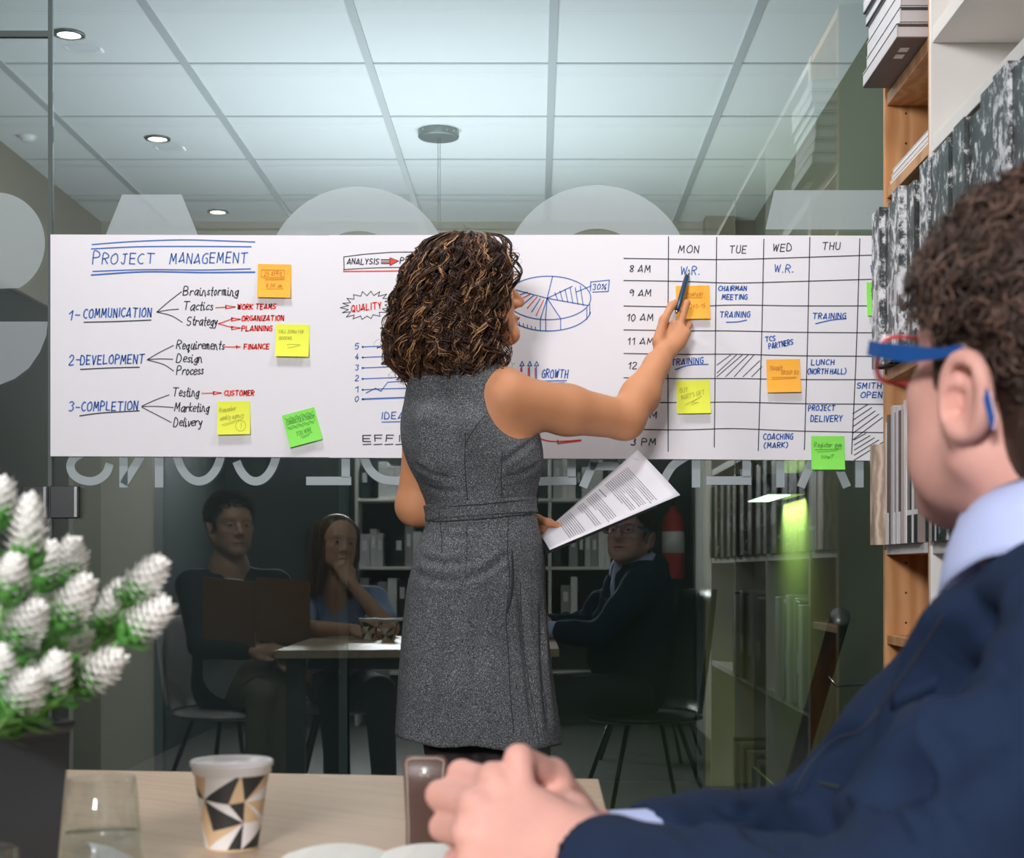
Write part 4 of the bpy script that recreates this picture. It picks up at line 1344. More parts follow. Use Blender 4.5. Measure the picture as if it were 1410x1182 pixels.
for yy, lst in ((3.376, cat), (2.98, cat2)):
    for th, x0, h, mt, lb in lst:
        z = 1.0555
        t = thing('catalogue', '%s, %s upright on the shelf from the glass end' % (lb, ORDN[n]), 'catalogue', ((x0 + 1.0) / 2, yy - th / 2, z), 'sample catalogues on the middle shelf')
        y0 = yy - th + 0.001
        m = MB()
        m.box((x0, y0, z), (x0 + 0.0022, yy, z + h)); m.box((x0 + .0022, y0, z), (0.985, y0 + 0.0022, z + h)); m.box((x0 + .0022, yy - 0.0022, z), (0.985, yy, z + h))
        m.build('cover', M[mt], t, bevel=0.0005)
        boxobj('pages', (x0 + 0.0023, y0 + 0.0023, z + 0.003), (0.982, yy - 0.0023, z + h - 0.003), M['pages'], t)
        if mt in ('cover_taupe', 'cover_brown', 'cover_dark'):
            boxobj('spine_band', (x0 - 0.0005, y0, z), (x0, yy, z + 0.055), M['white_edge' if mt == 'cover_brown' else 'cover_dark'], t)
            boxobj('spine_band', (x0 - 0.0005, y0, z + 0.055), (x0, yy, z + 0.065), M['white_edge'], t)
        yy -= th; n += 1

# more files on the nearer shelves, which show only as reflections in the glass
for zc_, y0_, y1_, kinds in ((1.0555, 2.722, 2.20, ('marble_dark',)), (1.0555, 2.172, 1.40, ('marble_dark', 'cover_dark')), (1.0555, 1.365, 0.60, ('marble_dark', 'cover_dark')), (0.6225, 2.975, 2.45, ('cover_lightgrey', 'cover_dark', 'white_edge')), (0.6225, 2.172, 1.40, ('cover_dark', 'cover_grey')), (0.0805, 2.172, 1.40, ('cover_dark', 'cover_grey'))):
    y = y0_
    k = 0
    while y - 0.07 > y1_:
        t = thing('box_file', 'file on the near bookcase shelves, visible only as a dim reflection', 'box file', (0.87, y - 0.035, zc_), 'files reflected in the glass')
        x0 = 0.728 + 0.006 * (k % 3)
        h = 0.285 + 0.008 * (k % 4)
        boxobj('cover', (x0, y - 0.068, zc_), (1.0, y, zc_ + h), M[kinds[k % len(kinds)]], t, 0.0015)
        boxobj('spine_label', (x0 - 0.0006, y - 0.050, zc_ + 0.09), (x0 - 0.0001, y - 0.020, zc_ + 0.15), M['cover_lightgrey'], t)
        y -= 0.07; k += 1

# hardback sample books lying flat on the top oak shelf, overhanging its edge
z = 2.0205
rows = [(0.030, 0.690, 'cover_taupe', 'lowest'), (0.033, 0.697, 'cover_grey', 'second from the bottom'), (0.033, 0.699, 'cover_grey', 'third from the bottom'), (0.034, 0.701, 'cover_grey', 'fourth from the bottom'), (0.024, 0.696, 'cover_brown', 'fifth from the bottom'), (0.030, 0.690, 'cover_dark', 'sixth from the bottom'), (0.030, 0.69, 'cover_dark', 'topmost')]
for i, (h, x0, mt, lb) in enumerate(rows):
    y0, y1 = 3.030 + 0.004 * (i % 3), 3.345 - 0.004 * (i % 2)
    t = thing('sample_book', 'hardback sample book lying flat above the box files, %s of its stack' % lb, 'book', (0.84, 3.19, z), 'sample books lying on the top oak shelf')
    m = MB()
    m.box((x0, y0, z), (0.98, y1, z + 0.003)); m.box((x0, y0, z + h - 0.0045), (0.98, y1, z + h - 0.0015)); 
    m.build('cover_board', M['cover_brown' if i == 0 else 'cover_dark'], t, bevel=0.0006)
    m = MB(); m.box((x0 + 0.0005, y0 + 0.001, z + 0.003), (x0 + 0.003, y1 - 0.001, z + h - 0.0045)); m.build('spine', M['cover_lightgrey'], t)
    m = MB(); m.box((x0 - 0.0003, y0 + 0.001, z + h - 0.0015), (0.98, y1, z + h - 0.0002)); m.build('top_sheet', M['white_edge'], t)
    boxobj('pages', (x0 + 0.0031, y0 + 0.010, z + 0.0031), (0.975, y1 - 0.008, z + h - 0.0046), M['pages'], t)
    if i == 0:
        for yy in (3.085, 3.125):
            boxobj('cover_label', (x0 + 0.020, yy, z - 0.0006), (x0 + 0.038, yy + 0.025, z - 0.0001), M['white_edge'], t)
    z += h
z = 1.8185
for i, (h, x0) in enumerate(((0.010, 0.752), (0.014, 0.755), (0.012, 0.758))):
    t = thing('magazine', 'thin white magazine lying on the small oak shelf, %s of three' % ('bottom', 'middle', 'top')[i], 'magazine', (0.86, 3.2, z), 'magazines on the small oak shelf')
    m = MB(); m.box((x0, 3.03, z), (0.98, 3.37, z + 0.0012)); m.box((x0, 3.03, z + h - 0.0016), (0.98, 3.37, z + h - 0.0004)); m.build('cover', M['white_edge'], t)
    boxobj('pages', (x0 + 0.001, 3.032, z + 0.0012), (0.979, 3.368, z + h - 0.0016), M['pages' if i == 1 else 'white_edge'], t)
    z += h
z = 1.8185
for i in range(2):
    t = thing('magazine', 'grey magazine lying on the white shelf near the top right, %s of two' % ('lower', 'upper')[i], 'magazine', (0.86, 2.4, z), 'magazines on the white shelf')
    boxobj('cover', (0.770, 2.22, z), (0.97, 2.50, z + 0.010), M['cover_grey' if i else 'white_edge'], t, 0.0008)
    boxobj('pages', (0.7694, 2.2195, z + 0.002), (0.968, 2.499, z + 0.008), M['pages'], t)
    z += 0.0102
t = thing('metal_tin', 'small dark metal tin on the low oak shelf', 'tin', (0.80, 3.1, 0.864))
m = MB(); m.box((0.775, 3.06, 0.8642), (0.81, 3.13, 0.872)); m.build('body', M['grey_metal'], t, bevel=0.001)
m = MB(); m.box((0.776, 3.075, 0.872), (0.805, 3.12, 0.877)); m.build('lid', M['cover_dark'], t, bevel=0.001)

# back wall of the room, known from its reflection: white shelving, posters, extinguisher
bs = thing('shelving_unit', 'low white shelving unit against the rear wall, seen reflected', 'shelving', (-0.2, -3.05, 0))
for z in (0.35, 0.70, 1.03, 1.47): boxobj('shelf', (-1.15, -3.19, z - 0.02), (0.72, -2.92, z), M['white_laminate'], bs, 0.002)
for x in (-1.17, -0.55, 0.08, 0.70): boxobj('upright', (x, -3.195, 0), (x + 0.02, -2.92, 1.75), M['white_laminate'], bs, 0.002)
for z in (0.7005, 1.0305, 1.4705):
    for x0, x1 in ((-1.14, -0.56), (-0.52, 0.07), (0.11, 0.69)):
        x = x0
        while x < x1 - 0.08:
            th = R.uniform(0.035, 0.075); h = R.uniform(0.20, 0.27)
            if R.random() < 0.75:
                t = thing('ring_binder', 'ring binder on the rear shelving, seen only as a dim reflection', 'binder', (x + th / 2, -3.0, z), 'binders on the rear shelving')
                mt = M[R.choice(['cover_dark', 'white_edge', 'cover_grey', 'cover_lightgrey'])]
                boxobj('cover', (x, -3.17, z), (x + th - 0.002, -2.94, z + h), mt, t, 0.002)
                boxobj('spine_label', (x + th * 0.25, -2.9401, z + h * 0.5), (x + th * 0.7, -2.9393, z + h * 0.8), M['white_edge'], t)
            x += th
for x0, x1, z0, z1, lb in ((-1.05, -0.78, 1.80, 2.12, 'pale blue poster on the rear wall, left of two'), (-0.70, -0.44, 1.80, 2.12, 'pale blue poster on the rear wall, right of two')):
    tag(boxobj('poster', (x0, -3.199, z0), (x1, -3.196, z1), M['poster_blue']), lb, 'poster', 'posters on the rear wall')
t = thing('fire_extinguisher', 'red fire extinguisher on the rear wall, seen reflected beside the document', 'fire extinguisher', (0.90, -3.08, 0.95))
m = MB(); m.lathe((0.90, -3.08, 0.95), [(0, 0), (0.065, 0.0), (0.072, 0.02), (0.072, 0.36), (0.055, 0.42), (0.025, 0.45), (0.022, 0.48), (0, 0.48)]); m.build('cylinder', M['red_paint'], t, smooth=True)
m = MB(); m.lathe((0.90, -3.08, 1.12), [(0.0735, 0.0), (0.0735, 0.14)], 40); m.build('label_band', M['white_edge'], t, smooth=True)
m = MB(); m.tube([(0.90, -3.08, 1.43), (0.90, -3.0, 1.50), (0.90, -2.94, 1.47)], 0.012, 8); m.tube([(0.90, -3.08, 1.43), (0.90, -3.02, 1.47), (0.90, -2.94, 1.43)], 0.009, 8); m.build('lever', M['black_metal'], t, smooth=True)
m = MB(); m.box((0.84, -3.199, 1.2), (0.96, -3.15, 1.24)); m.build('wall_bracket', M['grey_metal'], t)

# ---------------------------------------------------------------- table and what stands on it
TZ = 0.74
TP = [(-0.86, 2.11), (0.0785, 1.983), (0.072, 0.96), (-0.88, 0.96)]
tbl = thing('meeting_table', 'pale oak meeting table in the foreground', 'table', (-0.4, 1.5, 0))
m = MB(); m.prism(TP[::-1], TZ - 0.028, TZ); m.build('tabletop', M['table_oak'], tbl, bevel=0.002)
for (x, y) in ((-0.80, 2.02), (0.02, 1.90), (0.015, 1.03), (-0.81, 1.03)):
    boxobj('leg', (x - 0.03, y - 0.03, 0), (x + 0.03, y + 0.03, TZ - 0.0283), M['grey_metal'], tbl, 0.003)
boxobj('frame_rail', (-0.77, 1.94, TZ - 0.07), (-0.01, 1.97, TZ - 0.0285), M['grey_metal'], tbl)
boxobj('frame_rail', (-0.78, 1.02, TZ - 0.07), (-0.015, 1.05, TZ - 0.0285), M['grey_metal'], tbl)


def cup(x, y, label, seed, h=0.083, z=TZ + 0.0003):
    rr = random.Random(seed)
    t = thing('paper_cup', label, 'paper cup', (x, y, z), 'patterned paper cups on the table')
    nx, nz = 8, 3
    pts = [[((i + rr.uniform(-.42, .42) + (0.5 if j % 2 else 0)) / nx, min(1, max(0, (j + (rr.uniform(-.3, .3) if 0 < j < nz else 0)) / nz))) for i in range(nx)] for j in range(nz + 1)]
    def g(i, j):
        p = pts[j][i % nx]
        return (p[0] + (i // nx), p[1])
    m = MB()
    rad = lambda q: (0.0245 + 0.0105 * q)
    def to3(p):
        a = 2 * math.pi * p[0]
        return (x + rad(p[1]) * math.cos(a), y + rad(p[1]) * math.sin(a), z + 0.002 + p[1] * (h - 0.012))
    def tri3(a, b, c, mi, d=3):
        if d == 0:
            m.add([to3(a), to3(b), to3(c)], [(0, 1, 2)], mi); return
        ab, bc_, ca = [((p[0] + q[0]) / 2, (p[1] + q[1]) / 2) for p, q in ((a, b), (b, c), (c, a))]
        for q in ((a, ab, ca), (ab, b, bc_), (ca, bc_, c), (ab, bc_, ca)): tri3(*q, mi, d - 1)
    last = None
    for j in range(nz):
        for i in range(nx):
            A, B, C, D = g(i, j), g(i + 1, j), g(i + 1, j + 1), g(i, j + 1)
            for tr in ((A, B, C), (A, C, D)) if (i + j) % 2 else ((A, B, D), (B, C, D)):
                c = rr.choices([0, 1, 2], [0.48, 0.22, 0.30])[0]
                if c == last: c = (c + 1) % 3
                last = c
                tri3(*tr, c)
    m.build('cup_wall', [M['cup_kraft'], M['cup_black'], M['cup_white']], t, smooth=True)
    m = MB(); m.lathe((x, y, z), [(0, 0.002), (0.0245, 0.0), (0.0245, 0.002)]); m.build('base', M['cup_kraft'], t)
    m = MB(); m.lathe((x, y, z), [(0.0352, h - 0.013), (0.0365, h - 0.0125), (0.0367, h - 0.006), (0.0385, h - 0.005), (0.0385, h - 0.001), (0.0368, h), (0.0345, h - 0.001), (0.033, h - 0.005), (0, h - 0.005)], 48)
    m.build('lid', M['white_plastic'], t, smooth=True)


cup(-0.2856, 1.487, 'paper cup with black, white and kraft triangles beside the planter', 23)
cup(-0.55, 1.40, 'patterned paper cup near the second seated woman, seen reflected', 5)
cup(-0.63, 1.33, 'patterned paper cup behind the dress, seen as a reflection', 8)


def tumbler(x, y, r0, r1, h, wl, label):
    z = TZ + 0.0003
    t = thing('glass_tumbler', label, 'glass', (x, y, z), 'water glasses on the table')
    th = 0.0014
    m = MB(); m.lathe((x, y, z), [(0, 0), (r0 * 0.96, 0), (r0, 0.004), (r1, h - 0.001), (r1 - th * 0.5, h), (r1 - th, h - 0.001), (r0 - th, 0.008), (0, 0.007)], 48)
    m.build('glass_body', M['tumbler_glass'], t, smooth=True)
    q = wl / h
    rw = r0 + (r1 - r0) * q - th - 0.0004
    m = MB(); m.lathe((x, y, z), [(0, 0.0085), (r0 - th - 0.0004, 0.009), (rw, wl), (0, wl)], 48)
    m.build('water', M['tumbler_glass'], t, smooth=True)


tumbler(-0.373, 1.36, 0.037, 0.0285, 0.083, 0.036, 'clear glass with some water beside the dark planter')
tumbler(-0.386, 1.105, 0.026, 0.024, 0.066, 0.022, 'clear glass in the bottom left corner before the planter')
pm = [P(118, 1153, 1.515), P(150, 1160, 1.49), P(200, 1186, 1.40), P(150, 1196, 1.37)]
m = MB(); m.prism([(p.x, p.y) for p in pm][::-1], TZ + 0.0003, TZ + 0.0016)
tag(m.build('paper_slip', M['doc_paper']), 'white slip of paper on the table behind the water glass', 'paper')

# open notebook
nb = thing('notebook', 'open white notebook on the table under the clasped hands', 'notebook', (-0.13, 1.30, TZ))
def page(x0, x1, name, sgn):
    m = MB(); nx, v, f = 12, [], []
    for i in range(nx + 1):
        q = i / nx
        x = x0 + (x1 - x0) * q
        hgt = 0.010 + 0.007 * math.sin(math.pi * min(1, (q if sgn > 0 else 1 - q) * 1.1)) ** 0.8 - (0.002 if (q if sgn > 0 else 1 - q) > .97 else 0)
        for (yy, zz) in ((1.19, 0.0025), (1.415, 0.0025), (1.415, hgt), (1.19, hgt)):
            v.append((x + 0.07 * (1.415 - yy) * -1 + 0.0, yy, TZ + zz))
    for i in range(nx):
        for a in range(4): f.append((4 * i + a, 4 * i + (a + 1) % 4, 4 * i + 4 + (a + 1) % 4, 4 * i + 4 + a))
    f += [(0, 3, 2, 1), (4 * nx, 4 * nx + 1, 4 * nx + 2, 4 * nx + 3)]
    m.add(v, f); m.build(name, M['notebook_paper'], nb)
page(-0.222, -0.135, 'page_block', -1); page(-0.1345, -0.045, 'page_block', 1)
m = MB(); m.prism([(-0.226, 1.418), (-0.242, 1.188), (-0.057, 1.188), (-0.041, 1.418)], TZ + 0.0003, TZ + 0.0023); m.build('cover', M['notebook_dark'], nb)
ln = MB()
for k in range(16):
    yy = 1.205 + 0.013 * k
    for x0, x1 in ((-0.214, -0.142), (-0.126, -0.053)):
        s_ = -0.07 * (1.415 - yy)
        ln.box((x0 + s_ + 0.02, yy, TZ + 0.01705), (x1 + s_ - 0.02, yy + 0.0006, TZ + 0.01725))
ln.build('ruled_lines', M['cover_lightgrey'], nb)

# leather strap standing up from the table
ls = thing('leather_strap', 'brown leather strap with a snap button standing on the table', 'strap', (-0.107, 1.50, TZ))
def strap_pt(q):
    z = TZ + 0.0006 + 0.081 * q
    y = 1.475 + 0.052 * math.sin(q * 1.9) + 0.02 * max(0, q - 0.35)
    x = -0.104 - 0.0015 * math.sin(q * 3.0)- 0.003 * q
    w_ = 0.0168 + 0.0055 * max(0, q - 0.25) / 0.75
    if q > 0.90: w_ *= math.sqrt(max(0.05, 1 - ((q - 0.90) / 0.103) ** 2 * 0.55))
    return x, y, z, w_
v, f = [], []
NQ = 36
for i in range(NQ + 1):
    x, y, z, w_ = strap_pt(i / NQ)
    for j in range(7):
        s_ = (j - 3) / 3
        v.append((x + s_ * w_, y - 0.002 * (1 - s_ * s_), z))
for i in range(NQ):
    for j in range(6): f.append((i * 7 + j, i * 7 + j + 1, i * 7 + j + 8, i * 7 + j + 7))
me = bpy.data.meshes.new('strap_band'); me.from_pydata(v, [], f)
o = link('strap_band', me, M['leather_brown'], ls, True); s_ = o.modifiers.new('t', 'SOLIDIFY'); s_.thickness = 0.0032; s_.offset = 1
b_ = o.modifiers.new('b', 'BEVEL'); b_.width = 0.0009; b_.segments = 2
st = MB()
pts = []
for i in range(1, NQ - 1):
    x, y, z, w_ = strap_pt(i / NQ); pts.append((x - w_ * 0.84, y - 0.0046, z))
x, y, z, w_ = strap_pt((NQ - 1.6) / NQ)
pts += [(x + w_ * k, y - 0.0052, z + 0.001) for k in (-0.6, 0, 0.6)]
for i in range(NQ - 2, 0, -1):
    x, y, z, w_ = strap_pt(i / NQ); pts.append((x + w_ * 0.84, y - 0.0046, z))
st.tube(pts, 0.0008, 5); st.build('stitching', M['leather_thread'], ls)
x, y, z, w_ = strap_pt(0.80)
sb = MB()
v = []
prof = [(0.0, 0.0020), (0.0028, 0.0022), (0.0032, 0.0014), (0.0052, 0.0016), (0.0058, 0.0008), (0.0058, -0.001)]
n = 24
fc = []
for r, d in prof:
    for i in range(n):
        a = 2 * math.pi * i / n
        v.append((x + r * math.cos(a), y - 0.0052 - d, z + r * math.sin(a)))
for j in range(len(prof) - 1):
    for i in range(n): fc.append((j * n + i, j * n + (i + 1) % n, (j + 1) * n + (i + 1) % n, (j + 1) * n + i))
sb.add(v, fc); sb.build('snap_button', M['snap_metal'], ls, smooth=True)

# ---------------------------------------------------------------- potted white flowers
pc = Vector((-0.432, 1.255, TZ))
pp = thing('potted_plant', 'white cone-shaped flowers in a square black planter, lower left', 'potted plant', tuple(pc))
m = MB()
def sq(hw, z, rot=-0.47):
    return [(pc.x + hw * math.sqrt(2) * math.cos(rot + math.pi / 2 * k + math.pi / 4), pc.y + hw * math.sqrt(2) * math.sin(rot + math.pi / 2 * k + math.pi / 4), TZ + z) for k in range(4)]
rings = [sq(0.035, 0.0006), sq(0.0435, 0.131), sq(0.0460, 0.135), sq(0.0465, 0.141), sq(0.0425, 0.141), sq(0.0415, 0.118)]
v = [p for r in rings for p in r]
f = [(3, 2, 1, 0), (20, 21, 22, 23)]
for j in range(5):
    for k in range(4): f.append((j * 4 + k, j * 4 + (k + 1) % 4, j * 4 + 4 + (k + 1) % 4, j * 4 + 4 + k))
m.add(v, f); m.build('planter', M['pot_black'], pp, bevel=0.002)
m = MB(); m.add([(p[0], p[1], TZ + 0.129) for p in sq(0.0422, 0)], [(0, 1, 2, 3)]); m.build('soil', M['soil'], pp)


def petals(base, axis, L, wd, n, col, mb, mi, t0=0.0, t1=1.0, open_=0.7, plen=0.013, pw=0.0042):
    axis = axis.normalized()
    e1 = axis.orthogonal().normalized(); e2 = axis.cross(e1)
    for k in range(n):
        t = t0 + (t1 - t0) * k / n
        a = k * 2.39996
        rad = e1 * math.cos(a) + e2 * math.sin(a)
        r = wd * (math.sin(math.pi * min(1, 0.25 + 0.72 * t)) ** 0.8) * 0.62
        c = base + axis * (L * t) + rad * r * 0.5
        d = (axis * (1 - open_ * 0.45 * (1 - t * 0.6)) + rad * open_ * (1 - 0.55 * t)).normalized()
        sd = axis.cross(rad).normalized()
        pl, w_ = plen * R.uniform(.8, 1.15) * (1 - 0.3 * t), pw * R.uniform(.85, 1.1)
        up = d.cross(sd)
        p0, p1, p2 = c, c + d * pl * 0.55 + rad * 0.0012, c + d * pl + rad * 0.0004
        mb.add([p0 - sd * w_ * .4, p0 + sd * w_ * .4, p1 + sd * w_, p1 + rad * 0.0012, p1 - sd * w_, p2], [(0, 1, 3), (0, 3, 4), (1, 2, 3), (3, 2, 5), (4, 3, 5)], mi)


BL = [((4, 664), (-4, 730), 1.22), ((42, 688), (35, 790), 1.15), ((101, 746), (93, 812), 1.25), ((222, 773), (170, 838), 1.20), ((230, 832), (165, 884), 1.18), ((168, 806), (140, 880), 1.22), ((120, 800), (78, 872), 1.14), ((52, 835), (10, 898), 1.12),
      ((163, 902), (98, 952), 1.16), ((114, 872), (88, 928), 1.20), ((82, 905), (55, 975), 1.13), ((48, 930), (8, 990), 1.10), ((6, 895), (-16, 960), 1.12), ((72, 752), (52, 815), 1.25), ((22, 770), (4, 835), 1.12), ((-26, 745), (-30, 810), 1.2),
      ((40, 870), (24, 930), 1.2), ((-10, 820), (-28, 880), 1.16), ((66, 815), (48, 875), 1.28), ((10, 955), (-10, 1000), 1.16), ((105, 830), (84, 890), 1.30), ((-45, 880), (-30, 940), 1.18)]
root = pc + Vector((0, 0, 0.14))
for i, (tp, bs_, Y) in enumerate(BL):
    tp, bp = P(*tp, Y), P(*bs_, Y + R.uniform(-.01, .01))
    ax = tp - bp
    L = ax.length
    m = MB()
    mid = (bp + root) / 2 + Vector((0, 0, -0.012)) + (bp - root).cross(Vector((0, 1, 0))) * 0.05
    r0 = root + Vector((R.uniform(-.025, .025), R.uniform(-.025, .025), -0.004))
    pts = [r0, r0.lerp(mid, .55), mid.lerp(bp, .45), bp + ax * 0.2]
    m.tube(pts, [0.0019, 0.0018, 0.0017, 0.0015], 6)
    stem = m.build('stem', M['stem_green'], pp, smooth=True)
    m = MB()
    petals(bp + ax * 0.20, ax, L * 0.76, 0.0175, 84, None, m, 0, plen=0.0135, pw=0.0036, open_=1.05)
    fl = m.build('flower_head', M['petal_white'], pp)
    m = MB()
    petals(bp - ax * 0.04, ax, L * 0.36, 0.0165, 30, None, m, 0, open_=0.85, plen=0.020, pw=0.0046)
    for k in range(6):
        q = R.uniform(0.15, 0.85)
        c = r0.lerp(mid, q * 2) if q < .5 else mid.lerp(bp, q * 2 - 1)
        petals(c, (ax.normalized() + Vector((R.uniform(-.7, .7), R.uniform(-.7, .7), R.uniform(-.2, .5)))), 0.008, 0.014, 4, None, m, 0, open_=1.2, plen=0.024, pw=0.0052)
    m.build('leaf_spray', M['leaf_green'], pp)
# ================================================================ the woman at the sheets
SK = 'skin_woman'
YW = 3.30
wo = thing('person', 'woman with curly brown hair in a grey tweed dress, pointing a pen at the sheet', 'person', (-0.13, YW, 0))
S = Sdf()
FW = (0.935, 0.355)
AW = frame(FW, 10)
HC = P(647, 407, 3.33)
SW = 0.95
neck_b = P(640, 520, 3.305)
Wd = head_sdf(S, HC, AW, SW, jaw=0.96, neck_to=tuple(neck_b), neck_r=0.049)
# torso and legs under the dress
RINGS = []
for py, L, Rr, ry in ((503, 604, 684, .050), (515, 580, 697, .066), (530, 565, 712, .083), (560, 554, 728, .098), (600, 551, 744, .108), (640, 561, 748, .103), (670, 576, 741, .094), (700, 587, 737, .089), (720, 586, 741, .092), (760, 572, 749, .106), (800, 562, 751, .114), (850, 555, 753, .118), (900, 550, 757, .121), (950, 546, 763, .126), (1000, 543, 770, .133), (1040, 540, 775, .138)):
    a, b = P(L, py, YW), P(Rr, py, YW)
    RINGS.append((a.z, (a.x + b.x) / 2, YW + (0.012 if py < 620 else 0.0), (b.x - a.x) / 2, ry))
S.loft(RINGS[:12], infl=-0.009, k=0.02)
shR, elR, wrR = P(697, 551, 3.268), P(860, 578, 3.42), P(915, 485, 3.535)
S.cone(P(606, 536, 3.30), P(690, 538, 3.285), 0.042, 0.050, 0.03)
S.cone(shR, shR.lerp(elR, 0.5), 0.054, 0.0515, 0.03)
S.cone(shR.lerp(elR, 0.5), elR, 0.0515, 0.0415, 0.02)
fm = elR.lerp(wrR, 0.36) + Vector((0.002, 0, -0.002))
S.cone(elR, fm, 0.0415, 0.0405, 0.02)
S.cone(fm, elR.lerp(wrR, 0.8), 0.0405, 0.0275, 0.02)
S.cone(elR.lerp(wrR, 0.8), wrR, 0.0275, 0.0235, 0.015)
shL, elL, wrL = P(588, 572, 3.30), P(573, 697, 3.335), P(706, 728, 3.455)
S.cone(shL, elL, 0.043, 0.0405, 0.02)
S.cone(elL, elL.lerp(wrL, .4), 0.0405, 0.038, 0.02)
S.cone(elL.lerp(wrL, .4), wrL, 0.038, 0.024, 0.02)
# right hand with the pen: back of the hand to the viewer, fingers up
palm_y = P(940, 440, 3.572) - wrR
cur = {'index': (38, 42, 30, 0.10), 'middle': (62, 70, 40, 0.02), 'ring': (72, 75, 45, 0.0), 'pinky': (78, 75, 45, 0.0)}
thumbR = [(0.020, 0.018, -0.008), (0.034, 0.050, -0.020), (0.037, 0.082, -0.026), (0.028, 0.108, -0.030)]
ovR = {'index': [P(936, 450, 3.566), P(946, 417, 3.572), P(945, 421, 3.604), P(938, 431, 3.612)],
       'middle': [P(942, 458, 3.572), P(949, 447, 3.600), P(942, 452, 3.618), P(934, 458, 3.614)]}
thR = [P(906, 470, 3.538), P(914, 441, 3.548), P(925, 421, 3.566), P(932, 415, 3.580)]
S_hand, tipsR = hand_sdf(S, wrR, palm_y, (-0.22, -1.0, 0.15), 1, cur, thumbR, 0.86, 0.92, ovR, thR)
# left hand under the document, thumb on top
curL = {'index': (20, 18, 12), 'middle': (22, 18, 12), 'ring': (24, 18, 12), 'pinky': (26, 20, 12)}
thumbL = [(0.014, 0.010, -0.010), (0.024, 0.030, -0.022), (0.016, 0.058, -0.030), (0.006, 0.082, -0.031)]
hand_sdf(S, wrL, P(790, 737, 3.40) - wrL, (0.15, 0.30, -0.95), -1, {k: (-2, 8, 6) for k in HAND_MCP}, thumbL, 0.84, 0.92, None,
         [P(716, 722, 3.44), P(740, 715, 3.42), P(756, 720, 3.388), P(771, 725, 3.355)])
# legs and feet
for q, (hx, kx, ax_) in ((0, (618, 627, 632)), (1, (690, 684, 676))):
    hp, kn, an = P(hx, 900, 3.30), P(kx, 1085, 3.31), Vector(((ax_ - VX) * 3.28 / F_PX, 3.28, 0.115))
    S.cone(hp, kn, 0.075, 0.052, 0.02)
    cf = kn.lerp(an, 0.35) + Vector((0, -0.015, 0))
    S.cone(kn, cf, 0.050, 0.052, 0.02)
    S.cone(cf, an, 0.052, 0.032, 0.02)
    S.cone(an, an + Vector((0.02, 0.11, -0.075)), 0.032, 0.026, 0.02)
S.build('body', M[SK], wo, 0.004, 3)
eyes(Wd, AW, SW, wo)
# tights and shoes
S = Sdf()
for q, (hx, kx, ax_) in ((0, (618, 627, 632)), (1, (690, 684, 676))):
    hp, kn, an = P(hx, 900, 3.30), P(kx, 1085, 3.31), Vector(((ax_ - VX) * 3.28 / F_PX, 3.28, 0.115))
    S.cone(hp, kn, 0.078, 0.055, 0.02)
    cf = kn.lerp(an, 0.35) + Vector((0, -0.015, 0))
    S.cone(kn, cf, 0.053, 0.055, 0.02)
    S.cone(cf, an, 0.055, 0.035, 0.02)
    S.cone(an, an + Vector((0.02, 0.11, -0.070)), 0.034, 0.028, 0.02)
S.build('tights', M['tights'], wo, 0.006, 2)
for ax_ in (632, 676):
    an = Vector(((ax_ - VX) * 3.28 / F_PX, 3.28, 0.115))
    S = Sdf()
    S.cone(an + Vector((0.004, -0.02, -0.035)), an + Vector((0.022, 0.125, -0.088)), 0.036, 0.027, 0.02)
    S.cone(an + Vector((0.002, -0.035, -0.06)), an + Vector((0.002, -0.035, -0.104)), 0.016, 0.010, 0.012)
    S.ell(an + Vector((0.004, -0.01, 0.02)), (0.034, 0.05, 0.03), None, 0.01, 's')
    S.build('shoe', M['shoe_black'], wo, 0.004, 2)

# dress
def dwave(x, y, z):
    th = np.arctan2(y, x)
    am = np.clip((P(0, 760, YW).z - z) / 0.45, 0, 1) ** 1.2
    r = 1 + am * (0.020 * np.sin(5 * th + 1.0) + 0.012 * np.sin(9 * th + 0.4))
    # soft folds pulled across the small of the back and the waist
    up = np.exp(-((z - P(0, 775, YW).z) / 0.03) ** 2) * 0.012 * np.sin(3 * th + 40 * z)
    return r + up
S = Sdf()
hem = P(0, 1022, YW).z
S.loft(RINGS, infl=0.0, zlo=hem, k=0.006, wave=dwave)
S.cone(P(600, 532, 3.30), P(672, 534, 3.287), 0.056, 0.056, 0.02)
S.cone(P(655, 590, 3.215), P(690, 640, 3.24), 0.030, 0.028, 0.04)
S.cone(P(590, 580, 3.22), P(600, 640, 3.23), 0.028, 0.026, 0.04)
S.ell(P(715, 551, 3.25), (0.070, 0.140, 0.081), None, 0.004, 's')
S.ell(P(640, 494, 3.32), (0.052, 0.075, 0.045), None, 0.006, 's')
IN = [(r[0], r[1], r[2], r[3] - 0.006, r[4] - 0.006) for r in RINGS if r[0] < 0.80]
S.loft(IN, zlo=hem - 0.02, k=0.004, op='s', wave=dwave)
dress = S.build('dress', M['tweed'], wo, 0.004, 2)
